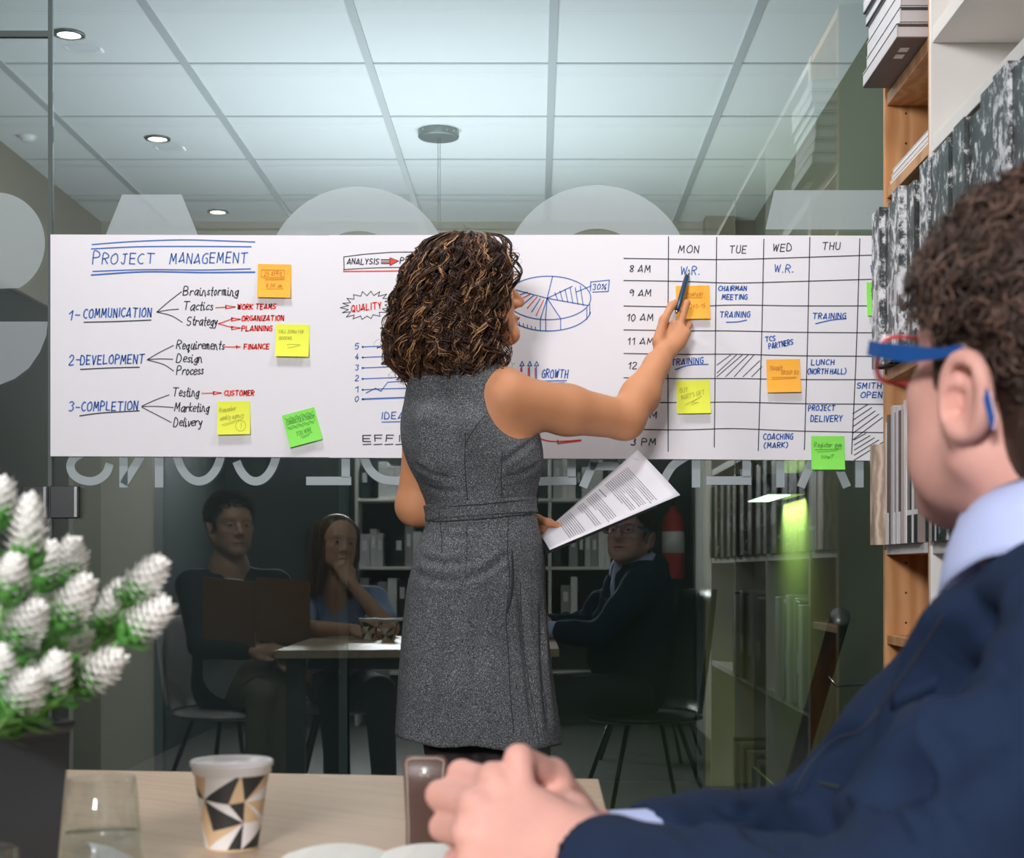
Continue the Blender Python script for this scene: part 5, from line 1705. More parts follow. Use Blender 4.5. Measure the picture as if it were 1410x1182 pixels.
# close the hem plane at a slight tilt like the photograph: lower on the right
vs = dress.data.vertices
for v_ in vs:
    if v_.co.z < hem + 0.16:
        q = (hem + 0.16 - v_.co.z) / 0.16
        v_.co.z += q * (-0.060 * (v_.co.x + 0.13) + 0.004 * math.sin(v_.co.x * 40))
belt = Sdf()
zt, zb = P(0, 690, YW).z, P(0, 712, YW).z
belt.loft(RINGS, infl=0.0035, zlo=zb, zhi=zt, k=0.003, wave=dwave)
belt.loft(RINGS, infl=-0.004, zlo=zb - .02, zhi=zt + .02, k=0.002, op='s', wave=dwave)
bo = belt.build('waistband', M['tweed'], wo, 0.003, 1, warp=lambda v: v + np.stack([0 * v[:, 0], 0 * v[:, 0], -0.0 + 0.075 * (v[:, 0] + 0.10)], 1))
camp = Vector((0, 0, CAMZ))
def cast(bv, px, py, fallback):
    d = (P(px, py, 3.0) - camp).normalized()
    h = bv.ray_cast(camp, d)
    return h[0] if h[0] is not None else P(px, py, fallback)
def folds(o, lst, fallback):
    bv = BVHTree.FromObject(o, bpy.context.evaluated_depsgraph_get())
    # a child mesh carries world coordinates and its parent's offset cancels
    crease(o, [([cast(bv, x, y, fallback) for x, y in catmull(pts, 8)], wd, dp, rg) for pts, wd, dp, rg in lst])
folds(dress, [([(575, 768), (610, 776), (655, 772)], .007, .0045, .002), ([(640, 800), (670, 785), (703, 762)], .007, .005, .0025), ([(572, 790), (600, 800), (640, 802)], .008, .004, .002), ([(600, 735), (625, 742), (650, 738)], .006, .003, .0015),
              ([(738, 604), (715, 622), (688, 640)], .006, .004, .002), ([(742, 640), (720, 652), (690, 660)], .006, .003, .0015), ([(570, 640), (600, 655), (630, 660)], .006, .003, .0015), ([(585, 670), (620, 678), (665, 674)], .006, .003, .0015),
              ([(604, 820), (600, 900), (590, 1000)], .012, .004, .003), ([(745, 830), (748, 920), (757, 1010)], .010, .006, .003), ([(715, 790), (724, 900), (738, 1015)], .009, .005, .003), ([(660, 850), (655, 940), (650, 1015)], .014, .003, .002)], 3.2)
dgb = bpy.context.evaluated_depsgraph_get()
bvh = BVHTree.FromObject(dress, dgb)
off = Vector(wo.location)
def proj(px, py, back=0.001):
    d = (P(px, py, 3.0) - camp).normalized()
    h = bvh.ray_cast(camp, d)
    return (h[0] if h[0] is not None else P(px, py, 3.2)) - d * back
def seam(pts, name='seam', r=0.0009, mt='tweed_dark', back=0.0002):
    q = catmull(pts, 10)
    m = MB(); m.tube([proj(x, y, back) for x, y in q], r, 5); return m.build(name, M[mt], wo)
seam([(700, 714), (699, 760), (702, 800), (697, 850), (700, 900), (703, 960), (708, 1010)])
seam([(641, 596), (640, 640), (644, 690)])
seam([(692, 622), (690, 650), (691, 688)])
seam([(672, 580), (655, 600), (641, 600), (628, 598)] if False else [(668, 572), (652, 592), (641, 612)])
seam([(606, 720), (608, 740), (609, 762)])
seam([(643, 722), (643, 760), (641, 790)], r=0.0007)
seam([(716, 800), (722, 900), (736, 980), (742, 1020)], r=0.0007)
seam([(589, 696), (610, 698), (660, 695), (733, 688)], r=0.0012, back=0.0036)
seam([(589, 717), (610, 718), (660, 715), (733, 708)], r=0.0012, back=0.0030)
m = MB(); m.tube([proj(x, y, 0.0012) for x, y in catmull([(705, 757), (706, 790), (704, 820), (698, 845)], 8)], [0.0012 + 0.0022 * math.sin(math.pi * i / 24) for i in range(25)], 6); m.build('pocket_slit', M['tweed_dark'], wo)
m = MB()
q = [proj(x, y, 0.0035) for x, y in ((604.5, 697), (604.5, 715))]
m.tube(q, 0.001, 5); m.build('belt_tab_edge', M['tweed_dark'], wo)

# pen
tip = P(949, 371, 3.630)
pdir = (P(931, 432, 3.560) - tip).normalized()
pn = thing('pen', 'dark blue pen with a metal tip held against the Monday column', 'pen', tuple(tip))
m = MB(); m.tube([tip + pdir * 0.020, tip + pdir * 0.024, tip + pdir * 0.10, tip + pdir * 0.128], [0.0050, 0.0062, 0.0064, 0.0058], 16); m.build('barrel', M['pen_navy'], pn, smooth=True, bevel=0.0003)
m = MB(); m.tube([tip, tip + pdir * 0.003, tip + pdir * 0.0199], [0.0008, 0.0022, 0.0040], 14); m.build('tip', M['steel'], pn, smooth=True)
m = MB(); m.tube([tip + pdir * 0.128, tip + pdir * 0.136], [0.0038, 0.0034], 12); m.build('button', M['steel'], pn, smooth=True)

# printed document
A_, B_, D_, C_ = P(878, 619.5, 3.50), P(936.5, 682, 3.34), P(744, 737, 3.42), P(757, 757.5, 3.22)
e1, e2 = B_ - A_, D_ - A_
nrm = e1.cross(e2).normalized()
if nrm.y > 0: nrm = -nrm
def doc3(u, v, lift=0.0):
    p = (A_ * (1 - u) + B_ * u) * (1 - v) + (D_ * (1 - u) + C_ * u) * v + nrm * (0.008 * math.sin(math.pi * u) * (0.4 + 0.6 * v) + lift)
    return tuple(p)
v, f = [], []
for j in range(15):
    for i in range(13): v.append(doc3(i / 12, j / 14))
for j in range(14):
    for i in range(12): k = j * 13 + i; f.append((k, k + 1, k + 14, k + 13))
me = bpy.data.meshes.new('document'); me.from_pydata(v, [], f)
doc = link('document', me, M['doc_paper'], None, True)
s_ = doc.modifiers.new('t', 'SOLIDIFY'); s_.thickness = 0.0006; s_.offset = 0
tag(doc, 'stapled printed document held low in the womans left hand', 'document')
ink = Ink()
rr = random.Random(3)
rows = [0.16 + 0.0165 * k for k in range(14)] + [0.435] + [0.475 + 0.0165 * k for k in range(6)] + [0.60 + 0.0165 * k for k in range(4)] + [0.72 + 0.0165 * k for k in range(8)]
for k, vv in enumerate(rows):
    if vv == 0.435:
        ink.line([(0.13, vv), (0.22, vv)], 0.0072, False); ink.line([(0.24, vv), (0.30, vv)], 0.0072, False); ink.line([(0.32, vv), (0.40, vv)], 0.0072, False)
        continue
    x = 0.13
    end = 0.90 if k not in (4, 9, 13, 20, 24) else 0.4 + 0.3 * rr.random()
    while x < end:
        wl = rr.uniform(0.012, 0.05)
        pts = [(x + wl * t_ / 6, vv + rr.uniform(-.0009, .0009)) for t_ in range(7)]
        ink.line(pts, 0.0058 * rr.uniform(.7, 1.0), False)
        x += wl + 0.011
ink.build('printed_text', M['ink_print'], doc, doc3, 0.0007)
ink = Ink(); ink.line([(0.08, 0.075), (0.16, 0.05)], 0.004, False); ink.build('staple', M['steel'], doc, doc3, 0.0010)

# curly hair: a dark inner volume and many curled locks hung from the crown
HP = [(319, 622, 668), (326, 596, 694), (338, 574, 706), (360, 558, 717), (385, 547, 719), (405, 541, 711), (430, 536, 700), (455, 530, 697), (480, 527, 701), (500, 533, 704), (518, 550, 700), (530, 572, 690), (540, 590, 660)]
zs = np.array([P(0, p[0], 3.3).z for p in HP])[::-1]
hl = np.array([P(p[1], p[0], 3.3).x for p in HP])[::-1]
hr = np.array([P(p[2], p[0], 3.3).x for p in HP])[::-1]
hyc = 3.318
S = Sdf()
S.loft([(z, (l + r) / 2, hyc, max(0.012, (r - l) / 2 - 0.030), max(0.012, (r - l) / 2 * 0.80 - 0.026)) for z, l, r in zip(zs[1:], hl[1:], hr[1:])], k=0.004, zhi=zs[-1] - 0.012)
S.ell(((hl[-1] + hr[-1]) / 2, hyc, zs[-1] - 0.030), (0.060, 0.055, 0.026), None, 0.02)
S.ell(P(676, 356, 3.318), (0.036, 0.045, 0.032), None, 0.02)
S.ell(Wd(0.105, 0.02, -0.040), (0.050, 0.075, 0.075), AW, 0.012, 's')
hair = S.build('hair', M['hair_dark'], wo, 0.005, 3)
NC, PER, K = 620, 6, 40
N = NC * PER
def rep(x, jit=0.0):
    x = np.repeat(x, PER)
    return x + RNG.normal(0, jit, N) if jit else x
th = rep(RNG.uniform(0, 2 * math.pi, NC), 0.020)
lay = rep(np.sqrt(RNG.uniform(0.66 ** 2, 1.03, NC)), 0.012)
t0 = rep(RNG.uniform(0.0, 0.60, NC) ** 1.2, 0.008)
t0 = np.maximum(t0, 0)
tl = np.minimum(t0 + rep(RNG.uniform(0.34, 0.75, NC), 0.02), rep(RNG.uniform(0.86, 1.06, NC), 0.02))
tl = np.maximum(tl, t0 + 0.12)
uu = np.linspace(0, 1, K)[None, :]
t = t0[:, None] + (tl - t0)[:, None] * uu
zq = zs[-1] + (zs[0] - zs[-1]) * np.clip(t, -0.02, 1.06)
L_, R_ = np.interp(zq, zs, hl), np.interp(zq, zs, hr)
thd = th[:, None] + np.repeat(np.cumsum(RNG.normal(0, 0.020, (NC, K)), 1), PER, 0) + rep(RNG.normal(0, 0.22, NC))[:, None] * uu
hw = (R_ - L_) / 2
X0 = (L_ + R_) / 2 + hw * lay[:, None] * np.cos(thd)
Y0 = hyc + hw * 0.84 * lay[:, None] * np.sin(thd)
Sx = np.stack([X0, Y0, zq], 2)
amp = rep(RNG.uniform(0.005, 0.0135, NC), 0.0010)[:, None] * np.interp(uu, [0, .25, 1], [0.3, 0.85, 1.15])
ln_ = (tl - t0) * (zs[-1] - zs[0])
frq = 2 * math.pi * ln_ / rep(RNG.uniform(0.034, 0.072, NC))
ph = rep(RNG.uniform(0, 6.28, NC), 0.28)[:, None] + frq[:, None] * uu + np.repeat(np.cumsum(RNG.normal(0, 0.10, (NC, K)), 1), PER, 0)
sgn = rep(RNG.choice([-1, 1], NC))[:, None]
tx, ty = -np.sin(thd), np.cos(thd)
wv = amp * np.cos(ph)
Sx[:, :, 0] += tx * wv + np.cos(thd) * amp * np.sin(ph) * sgn * 0.8
Sx[:, :, 1] += ty * wv + np.sin(thd) * amp * np.sin(ph) * sgn * 0.8
Sx[:, :, 2] += amp * 0.55 * np.sin(ph + 1.0)
fr_off = RNG.normal(0, 0.0018, (N, 1, 3))
Sx = Sx + fr_off * np.interp(uu, [0, 1], [0.4, 1.5])[:, :, None]
# keep the face clear
rel = Sx - np.array(HC)[None, None, :]
loc = rel @ AW
bad = ((loc[:, :, 0] > 0.058) & (loc[:, :, 2] < 0.042) & (loc[:, :, 2] > -0.125) & (np.abs(loc[:, :, 1]) < 0.075)).any(1)
keep = ~bad
rad = RNG.choice([0.0007, 0.0011, 0.0016, 0.0021], N, p=[.30, .36, .24, .10])
cl = np.repeat(RNG.choice([0, 1, 2], NC, p=[.44, .44, .12]), PER)
mi = np.where(RNG.random(N) < 0.45, cl, RNG.choice([0, 1, 2], N, p=[.48, .42, .10]))
rad = np.where(mi == 2, np.minimum(rad, 0.0014), rad)
strands('hair_locks', Sx[keep], rad[keep], [M['hair_dark'], M['hair_mid'], M['hair_light']], hair, mi[keep], 4)
# fly-away single hairs round the outline
N2 = 150
th = RNG.uniform(0, 2 * math.pi, N2)
tq = RNG.uniform(0.0, 0.92, N2)
zq = zs[-1] + (zs[0] - zs[-1]) * tq
L_, R_ = np.interp(zq, zs, hl), np.interp(zq, zs, hr)
c0 = np.stack([(L_ + R_) / 2 + (R_ - L_) / 2 * np.cos(th), hyc + (R_ - L_) / 2 * .84 * np.sin(th), zq], 1)
o0 = c0 - np.array([-0.13, hyc, 1.50]); o0 /= np.linalg.norm(o0, axis=1, keepdims=True)
u = np.linspace(0, 1, 22)
pth = c0[:, None, :] + o0[:, None, :] * (0.020 * RNG.uniform(.3, 1.1, N2)[:, None] * u[None, :])[:, :, None]
a_ = RNG.uniform(0, 6.28, N2)[:, None] + 9 * u[None, :] * RNG.uniform(.5, 1.2, N2)[:, None]
pth[:, :, 0] += 0.008 * u * np.cos(a_); pth[:, :, 2] += 0.008 * u * np.sin(a_) - 0.012 * u
loc = (pth - np.array(HC)[None, None, :]) @ AW
ok = ~((loc[:, :, 0] > 0.055) & (loc[:, :, 2] < 0.03)).any(1)
strands('stray_hairs', pth[ok], np.full(N2, 0.00035)[ok], M['hair_mid'], hair)
m = MB()
for q in (1, -1):
    pts = [Wd(0.092 - 0.006 * abs(k), (0.018 + 0.0085 * k) * q, 0.026 + 0.003 * math.sin(k * .8)) for k in range(4)]
    m.tube(pts, [0.0016, 0.0022, 0.002, 0.0012], 6)
m.build('eyebrows', M['hair_dark'], wo, smooth=True)
m = MB(); m.tube([Wd(0.1005, 0.020 - 0.010 * k, -0.0635 - 0.002 * (1 - abs(k - 2) / 2)) for k in range(5)], [0.001, 0.0032, 0.0038, 0.0032, 0.001], 8); m.build('lips', M['lip'], wo, smooth=True)

# ================================================================ the man at the table
mn = thing('person', 'seated man in a navy jacket and blue-framed glasses, hands clasped on the table', 'person', (0.36, 1.15, 0))
HM = Vector((0.3655, 1.138, 1.136))
am = math.radians(64)
AM = frame((-math.cos(am), math.sin(am)), 13)
S = Sdf()
nb_ = HM + Vector((0.022, -0.030, -0.165))
Wm = head_sdf(S, HM, AM, 1.02, jaw=1.06, neck_to=tuple(nb_), neck_r=0.058)
wL, eL, sL = Vector((0.036, 1.105, 0.788)), Vector((0.205, 0.935, 0.782)), Vector((0.362, 0.985, 0.945))
wR, eR, sR = Vector((0.040, 1.245, 0.777)), Vector((0.245, 1.39, 0.760)), Vector((0.395, 1.30, 0.94))
S.cone(nb_, (0.40, 1.14, 0.86), 0.07, 0.11, 0.03)
S.cone((0.40, 1.14, 0.86), (0.34, 1.17, 0.55), 0.11, 0.12, 0.03)
for s3, e3, w3_ in ((sL, eL, wL), (sR, eR, wR)):
    S.cone((0.39, 1.14, 0.93), s3, 0.06, 0.05, 0.03)
    S.cone(s3, e3, 0.045, 0.038, 0.02)
    S.cone(e3, w3_, 0.038, 0.028, 0.02)
# seated legs
for dy in (-0.10, 0.10):
    h3, k3, f3 = Vector((0.37, 1.17 + dy * .9, 0.53)), Vector((-0.04, 1.26 + dy, 0.53)), Vector((-0.05, 1.30 + dy, 0.09))
    S.cone(h3, k3, 0.075, 0.055, 0.02); S.cone(k3, f3, 0.055, 0.035, 0.02); S.cone(f3, f3 + Vector((-0.13, 0.03, -0.045)), 0.035, 0.03, 0.02)
# clasped hands
yL = P(690, 1148, 1.135) - Vector(wL)
curM = {'index': (30, 96, 60, 0.0), 'middle': (34, 98, 60, 0.0), 'ring': (42, 96, 60, 0.0), 'pinky': (48, 92, 60, 0.0)}
hand_sdf(S, wL + Vector((0, 0, 0.004)), yL, (-0.25, -0.86, 0.44), 1, curM, [(0.022, 0.016, -0.014), (0.036, 0.045, -0.034), (0.028, 0.074, -0.046), (0.012, 0.096, -0.050)], 1.03, 1.10)
yR = P(692, 1052, 1.185) - Vector(wR)
curR = {'index': (22, 95, 48, 0.0), 'middle': (40, 88, 50, 0.0), 'ring': (55, 88, 50, 0.0), 'pinky': (62, 88, 50, 0.0)}
hand_sdf(S, wR, yR, (0.10, 0.72, 0.68), -1, curR, [(0.022, 0.016, -0.014), (0.040, 0.045, -0.022), (0.042, 0.074, -0.034), (0.034, 0.096, -0.040)], 1.03, 1.06)
S.build('body', M['skin_man'], mn, 0.0034, 3)
eyes(Wm, AM, 1.02, mn)
m = MB(); m.tube([Wm(0.1005, 0.022 - 0.011 * k, -0.0645) for k in range(5)], [0.001, 0.003, 0.0036, 0.003, 0.001], 8); m.build('lips', M['lip'], mn, smooth=True)
m = MB()
for q in (1, -1): m.tube([Wm(0.094 - 0.006 * abs(k), (0.016 + 0.010 * k) * q, 0.028 + 0.003 * math.sin(k * .8)) for k in range(4)], [0.002, 0.003, 0.003, 0.0015], 6)
m.build('eyebrows', M['hair_man_dark'], mn, smooth=True)

# shirt: chest, turned collar, cuffs
S = Sdf()
S.cone(nb_ + Vector((0.0, 0.0, 0.02)), (0.392, 1.165, 0.93), 0.066, 0.078, 0.03)
S.cone((0.392, 1.165, 0.93), (0.37, 1.175, 0.78), 0.078, 0.09, 0.03)
S.cone((0.325, 1.150, 1.03), (0.312, 1.165, 0.94), 0.020, 0.022, 0.03)
S.cone((0.335, 1.175, 1.0), (0.305, 1.195, 0.80), 0.022, 0.030, 0.03)
S.cone(wR + Vector((0.016, 0.010, 0)), wR + Vector((0.06, 0.038, -0.004)), 0.033, 0.035, 0.004)
S.cone(wL + Vector((0.012, -0.012, 0)), wL + Vector((0.05, -0.05, -0.004)), 0.034, 0.036, 0.004)
S.build('shirt', M['shirt_blue'], mn, 0.004, 2)
nx_ = Vector((HM.x + 0.020, HM.y - 0.026, 0.012))
fdir = Vector((-math.cos(math.radians(38)), math.sin(math.radians(38)), 0)); ldir = Vector((0, 0, 1)).cross(fdir)
def collar_pt(a, q):
    # a: angle from the throat round to the nape, q 0 stand bottom .. 0.5 fold .. 1 leaf edge
    fr_ = 1 - abs(a) / math.pi
    ztop = 1.072 - 0.040 * fr_
    if q < 0.5:
        r = 0.066 + 0.001 * q; z = ztop - 0.050 + 0.1 * q
    else:
        k = (q - 0.5) * 2
        drop = 0.050 + 0.030 * max(0, fr_ - 0.62) / 0.38
        r = 0.0675 + 0.026 * k + 0.006 * math.sin(math.pi * k); z = ztop - drop * k + 0.004 * math.sin(math.pi * min(1, k * 1.2))
    d = fdir * math.cos(a) + ldir * math.sin(a)
    return nx_ + d * r * (1.0 + 0.05 * fr_) + Vector((0, 0, z))
v, f = [], []
na, nq = 48, 14
for i in range(na + 1):
    a = math.radians(20) + (2 * math.pi - math.radians(40)) * i / na
    a = a if a <= math.pi else a - 2 * math.pi
    for j in range(nq + 1): v.append(collar_pt(a, j / nq))
for i in range(na):
    for j in range(nq): k = i * (nq + 1) + j; f.append((k, k + 1, k + nq + 2, k + nq + 1))
me = bpy.data.meshes.new('shirt_collar'); me.from_pydata([tuple(p) for p in v], [], f)
o = link('shirt_collar', me, M['shirt_blue'], mn, True); s_ = o.modifiers.new('t', 'SOLIDIFY'); s_.thickness = 0.003; s_.offset = 1

# jacket
S = Sdf()
S.cone((0.405, 1.13, 0.93), (0.395, 1.15, 0.72), 0.130, 0.140, 0.05)
S.cone((0.395, 1.15, 0.72), (0.36, 1.17, 0.56), 0.140, 0.15, 0.04)
S.cone((0.400, 1.062, 0.992), sL, 0.044, 0.064, 0.03)
S.cone((0.420, 1.215, 0.985), sR, 0.044, 0.064, 0.03)
S.cone(sL, sL.lerp(eL, .5), 0.070, 0.063, 0.03); S.cone(sL.lerp(eL, .5), eL, 0.063, 0.058, 0.02)
S.cone(eL, eL.lerp(wL, .5), 0.058, 0.050, 0.02); S.cone(eL.lerp(wL, .5), wL + (eL - wL) * 0.10, 0.050, 0.046, 0.015)
S.cone(sR, sR.lerp(eR, .5), 0.070, 0.060, 0.03); S.cone(sR.lerp(eR, .5), eR, 0.060, 0.054, 0.02)
S.cone(eR, eR.lerp(wR, .5), 0.054, 0.047, 0.02); S.cone(eR.lerp(wR, .5), wR + (eR - wR) * 0.30, 0.047, 0.044, 0.015)
# jacket fronts and lapels leaning forward over the table edge
S.cone((0.345, 1.115, 0.975), (0.262, 1.150, 0.80), 0.034, 0.045, 0.03)
S.cone((0.262, 1.150, 0.80), (0.245, 1.18, 0.66), 0.045, 0.05, 0.03)
S.cone((0.375, 1.235, 0.965), (0.290, 1.27, 0.80), 0.034, 0.045, 0.03)
S.cone((0.345, 1.050, 0.995), (0.43, 1.045, 1.010), 0.036, 0.044, 0.02)
S.cone((0.43, 1.045, 1.010), (0.475, 1.13, 1.02), 0.044, 0.044, 0.02)
# sleeve folds
for a, b, r in ((P(1405, 868, 0.93), P(1300, 918, 0.96), 0.006), (P(1410, 945, 0.90), P(1300, 952, 0.93), 0.005), (P(1296, 955, 0.95), P(1215, 1062, 0.93), 0.005), (P(1410, 1030, 0.87), P(1260, 1040, 0.88), 0.006)):
    S.cone(a, b, r, r * .6, 0.022, 's')
for k in range(4):
    q = 0.25 + 0.18 * k
    c = eL.lerp(wL, q)
    S.cone(c + Vector((0.03, -0.045, 0.030)), c + Vector((0.0, 0.02, 0.052)), 0.004, 0.003, 0.018, 's')
S.cone(nb_ + Vector((0, 0, 0.12)), nb_ + Vector((0.0, 0.0, -0.02)), 0.082, 0.078, 0.006, 's')
S.cone(nb_ + Vector((-0.055, 0.025, 0.03)), (0.285, 1.19, 0.90), 0.050, 0.026, 0.008, 's')
# open cuffs
for w3_, e3, r in ((wL, eL, 0.0375), (wR, eR, 0.036)):
    S.cone(w3_ - (e3 - w3_) * 0.3, w3_ + (e3 - w3_) * 0.30, r, r, 0.002, 's')
jk = S.build('jacket', M['navy'], mn, 0.0042, 3)
folds(jk, [([(1409, 846), (1360, 872), (1318, 898), (1290, 925)], .017, .016, .009), ([(1409, 936), (1350, 934), (1302, 942), (1255, 1000), (1215, 1057), (1165, 1108)], .019, .022, .012), ([(1409, 1010), (1340, 1020), (1280, 1050)], .020, .012, .007),
           ([(1200, 1120), (1235, 1085), (1290, 1070)], .015, .014, .009), ([(1040, 1150), (1075, 1165), (1095, 1182)], .007, .005, .003), ([(940, 1140), (960, 1155), (965, 1180)], .007, .004, .002), ([(1130, 1130), (1160, 1150), (1210, 1160)], .011, .007, .002),
           ([(985, 1112), (1010, 1122), (1040, 1118)], .006, .004, .002), ([(1355, 770), (1310, 850), (1245, 945)], .014, .004, .001), ([(1188, 1005), (1152, 1018), (1120, 1047), (1085, 1108)], .008, .008, .001)], 1.1)
bj = BVHTree.FromObject(jk, bpy.context.evaluated_depsgraph_get())
def projj(px, py, back=0.001):
    d = (P(px, py, 1.0) - camp).normalized()
    h = bj.ray_cast(camp, d)
    return (h[0] if h[0] is not None else P(px, py, 1.1)) - d * back
for pts, r_ in (([(1300, 846), (1262, 905), (1222, 960), (1188, 1004), (1152, 1018), (1120, 1047), (1092, 1092)], 0.0012)        ,):
    m = MB(); m.tube([projj(x, y, 0.0004) for x, y in catmull(pts, 8)], r_, 5); m.build('lapel_edge', M['suit_dim'], mn)
m = MB(); m.tube([projj(1128, 1078, 0.0006), projj(1142, 1082, 0.0006), projj(1156, 1085, 0.0006)], 0.0016, 6); m.build('buttonhole', M['cover_dark'], mn)
m = MB()
G_ = [[projj(1226 + 63 * i / 8, (980 - 28 * i / 8) + (-24 if j else 0) * (1 - 0.15 * i / 8), 0.001) for i in range(9)] for j in range(2)]
v = [p for r in G_ for p in r]
m.add(v, [(i, i + 1, i + 10, i + 9) for i in range(8)])
o = m.build('breast_pocket', M['navy'], mn, smooth=True); s_ = o.modifiers.new('t', 'SOLIDIFY'); s_.thickness = 0.0015
# trousers and shoes
S = Sdf()
for dy in (-0.10, 0.10):
    h3, k3, f3 = Vector((0.37, 1.17 + dy * .9, 0.53)), Vector((-0.04, 1.26 + dy, 0.53)), Vector((-0.05, 1.30 + dy, 0.09))
    S.cone(h3, k3, 0.088, 0.066, 0.02); S.cone(k3, f3 + Vector((0, 0, .04)), 0.066, 0.05, 0.02)
S.build('trousers', M['suit_dim'], mn, 0.008, 2)
for dy in (-0.10, 0.10):
    f3 = Vector((-0.05, 1.30 + dy, 0.09)); S = Sdf()
    S.cone(f3 + Vector((0.03, 0, -0.04)), f3 + Vector((-0.16, 0.035, -0.055)), 0.045, 0.033, 0.02)
    S.build('shoe', M['shoe_black'], mn, 0.006, 2)


# curly cropped hair
def scalp_mask(f, l, u):
    side = np.abs(l) / 0.078
    fm_ = np.interp(u, [-0.10, -0.075, -0.035, -0.028, 0.0, 0.03, 0.06, 0.085, 0.12], [-0.055, -0.045, -0.040, 0.034, 0.036, 0.040, 0.058, 0.080, 0.095])
    return f < fm_ + 0.012 * (1 - side)
def man_hair(Wf, A, s, parent, N, amp0, mats, seed, C, vol=0.022, straight=False):
    rg = np.random.default_rng(seed)
    S = Sdf()
    C = np.array(C, float)
    S.ell(Wf(-0.018, 0, 0.046), np.array((0.099, 0.083, 0.089)) * s, A, 0.01)
    S.ell(Wf(-0.055, 0, -0.020), np.array((0.055, 0.068, 0.070)) * s, A, 0.015)
    S.ell(Wf(0.112, 0, 0.006), np.array((0.078, 0.12, 0.070)) * s, A, 0.008, 's')
    S.cone(Wf(0.026, 0.071, 0.02), Wf(0.026, 0.068, -0.022), 0.009 * s, 0.006 * s, 0.004)
    S.cone(Wf(0.026, -0.071, 0.02), Wf(0.026, -0.068, -0.022), 0.009 * s, 0.006 * s, 0.004)
    S.ell(Wf(0.020, 0.10, -0.060), np.array((0.065, 0.06, 0.055)) * s, A, 0.006, 's')
    S.ell(Wf(0.020, -0.10, -0.060), np.array((0.065, 0.06, 0.055)) * s, A, 0.006, 's')
    S.ell(Wf(-0.006, 0.092, -0.012), np.array((0.026, 0.022, 0.036)) * s, A, 0.004, 's')
    S.ell(Wf(-0.006, -0.092, -0.012), np.array((0.026, 0.022, 0.036)) * s, A, 0.004, 's')
    hb = S.build('hair', mats[0], parent, 0.004, 3)
    d = rg.normal(size=(N * 3, 3)); d /= np.linalg.norm(d, axis=1, keepdims=True)
    p = d * np.array([0.099, 0.080, 0.090]) + np.array([-0.014, 0, 0.036])
    lo_ = p[:, 2] < 0.0
    p[lo_] = (d * np.array([0.100, 0.075, 0.115]))[lo_] + np.array([-0.012, 0, 0.03])
    ok = scalp_mask(p[:, 0], p[:, 1], p[:, 2]) & (p[:, 2] > -0.088) & ~((np.abs(p[:, 1]) > .055) & (p[:, 2] < -0.02) & (p[:, 0] > -0.052)) & ~((np.abs(p[:, 1]) > .06) & (p[:, 2] < 0.014) & (p[:, 0] < 0.010) & (p[:, 0] > -0.034))
    p, d = p[ok][:N], d[ok][:N]
    n = len(p); K = 22
    u = np.linspace(0, 1, K)
    short = np.clip((p[:, 2] + 0.06) / 0.12, 0.28, 1.0)
    hgt = vol * short * rg.uniform(.5, 1.1, n)
    tang = rg.normal(size=(n, 3)); tang -= d * (tang * d).sum(1, keepdims=True); tang /= np.linalg.norm(tang, axis=1, keepdims=True)
    bit = np.cross(d, tang)
    a = rg.uniform(0, 6.28, n)[:, None] + (rg.uniform(5, 11, n)[:, None] if not straight else 1.5) * u[None, :]
    tmp = (np.abs(p[:, 1]) > .052) & (p[:, 2] < 0.036) & (p[:, 0] > -0.045)
    hgt = np.where(tmp, hgt * 0.30, hgt)
    short = np.where(tmp, short * 0.4, short)
    am_ = (amp0 * short * rg.uniform(.6, 1.2, n))[:, None] * np.minimum(1, u[None, :] * 3)
    pth = p[:, None, :] + d[:, None, :] * (hgt[:, None] * np.sqrt(u)[None, :])[:, :, None] + tang[:, None, :] * (am_ * np.cos(a) + 0.012 * short[:, None] * u)[:, :, None] + bit[:, None, :] * (am_ * np.sin(a))[:, :, None]
    pth = C + (pth * s) @ A.T
    rad = rg.choice([0.0008, 0.0013, 0.0021], n, p=[.4, .4, .2])
    mi = rg.choice([0, 1], n, p=[.62, .38])
    strands('hair_curls', pth, rad, mats, hb, mi, 3)
    return hb
man_hair(Wm, AM, 1.02, mn, 6000, 0.0085, [M['hair_man_dark'], M['hair_man_mid']], 5, HM, 0.030)

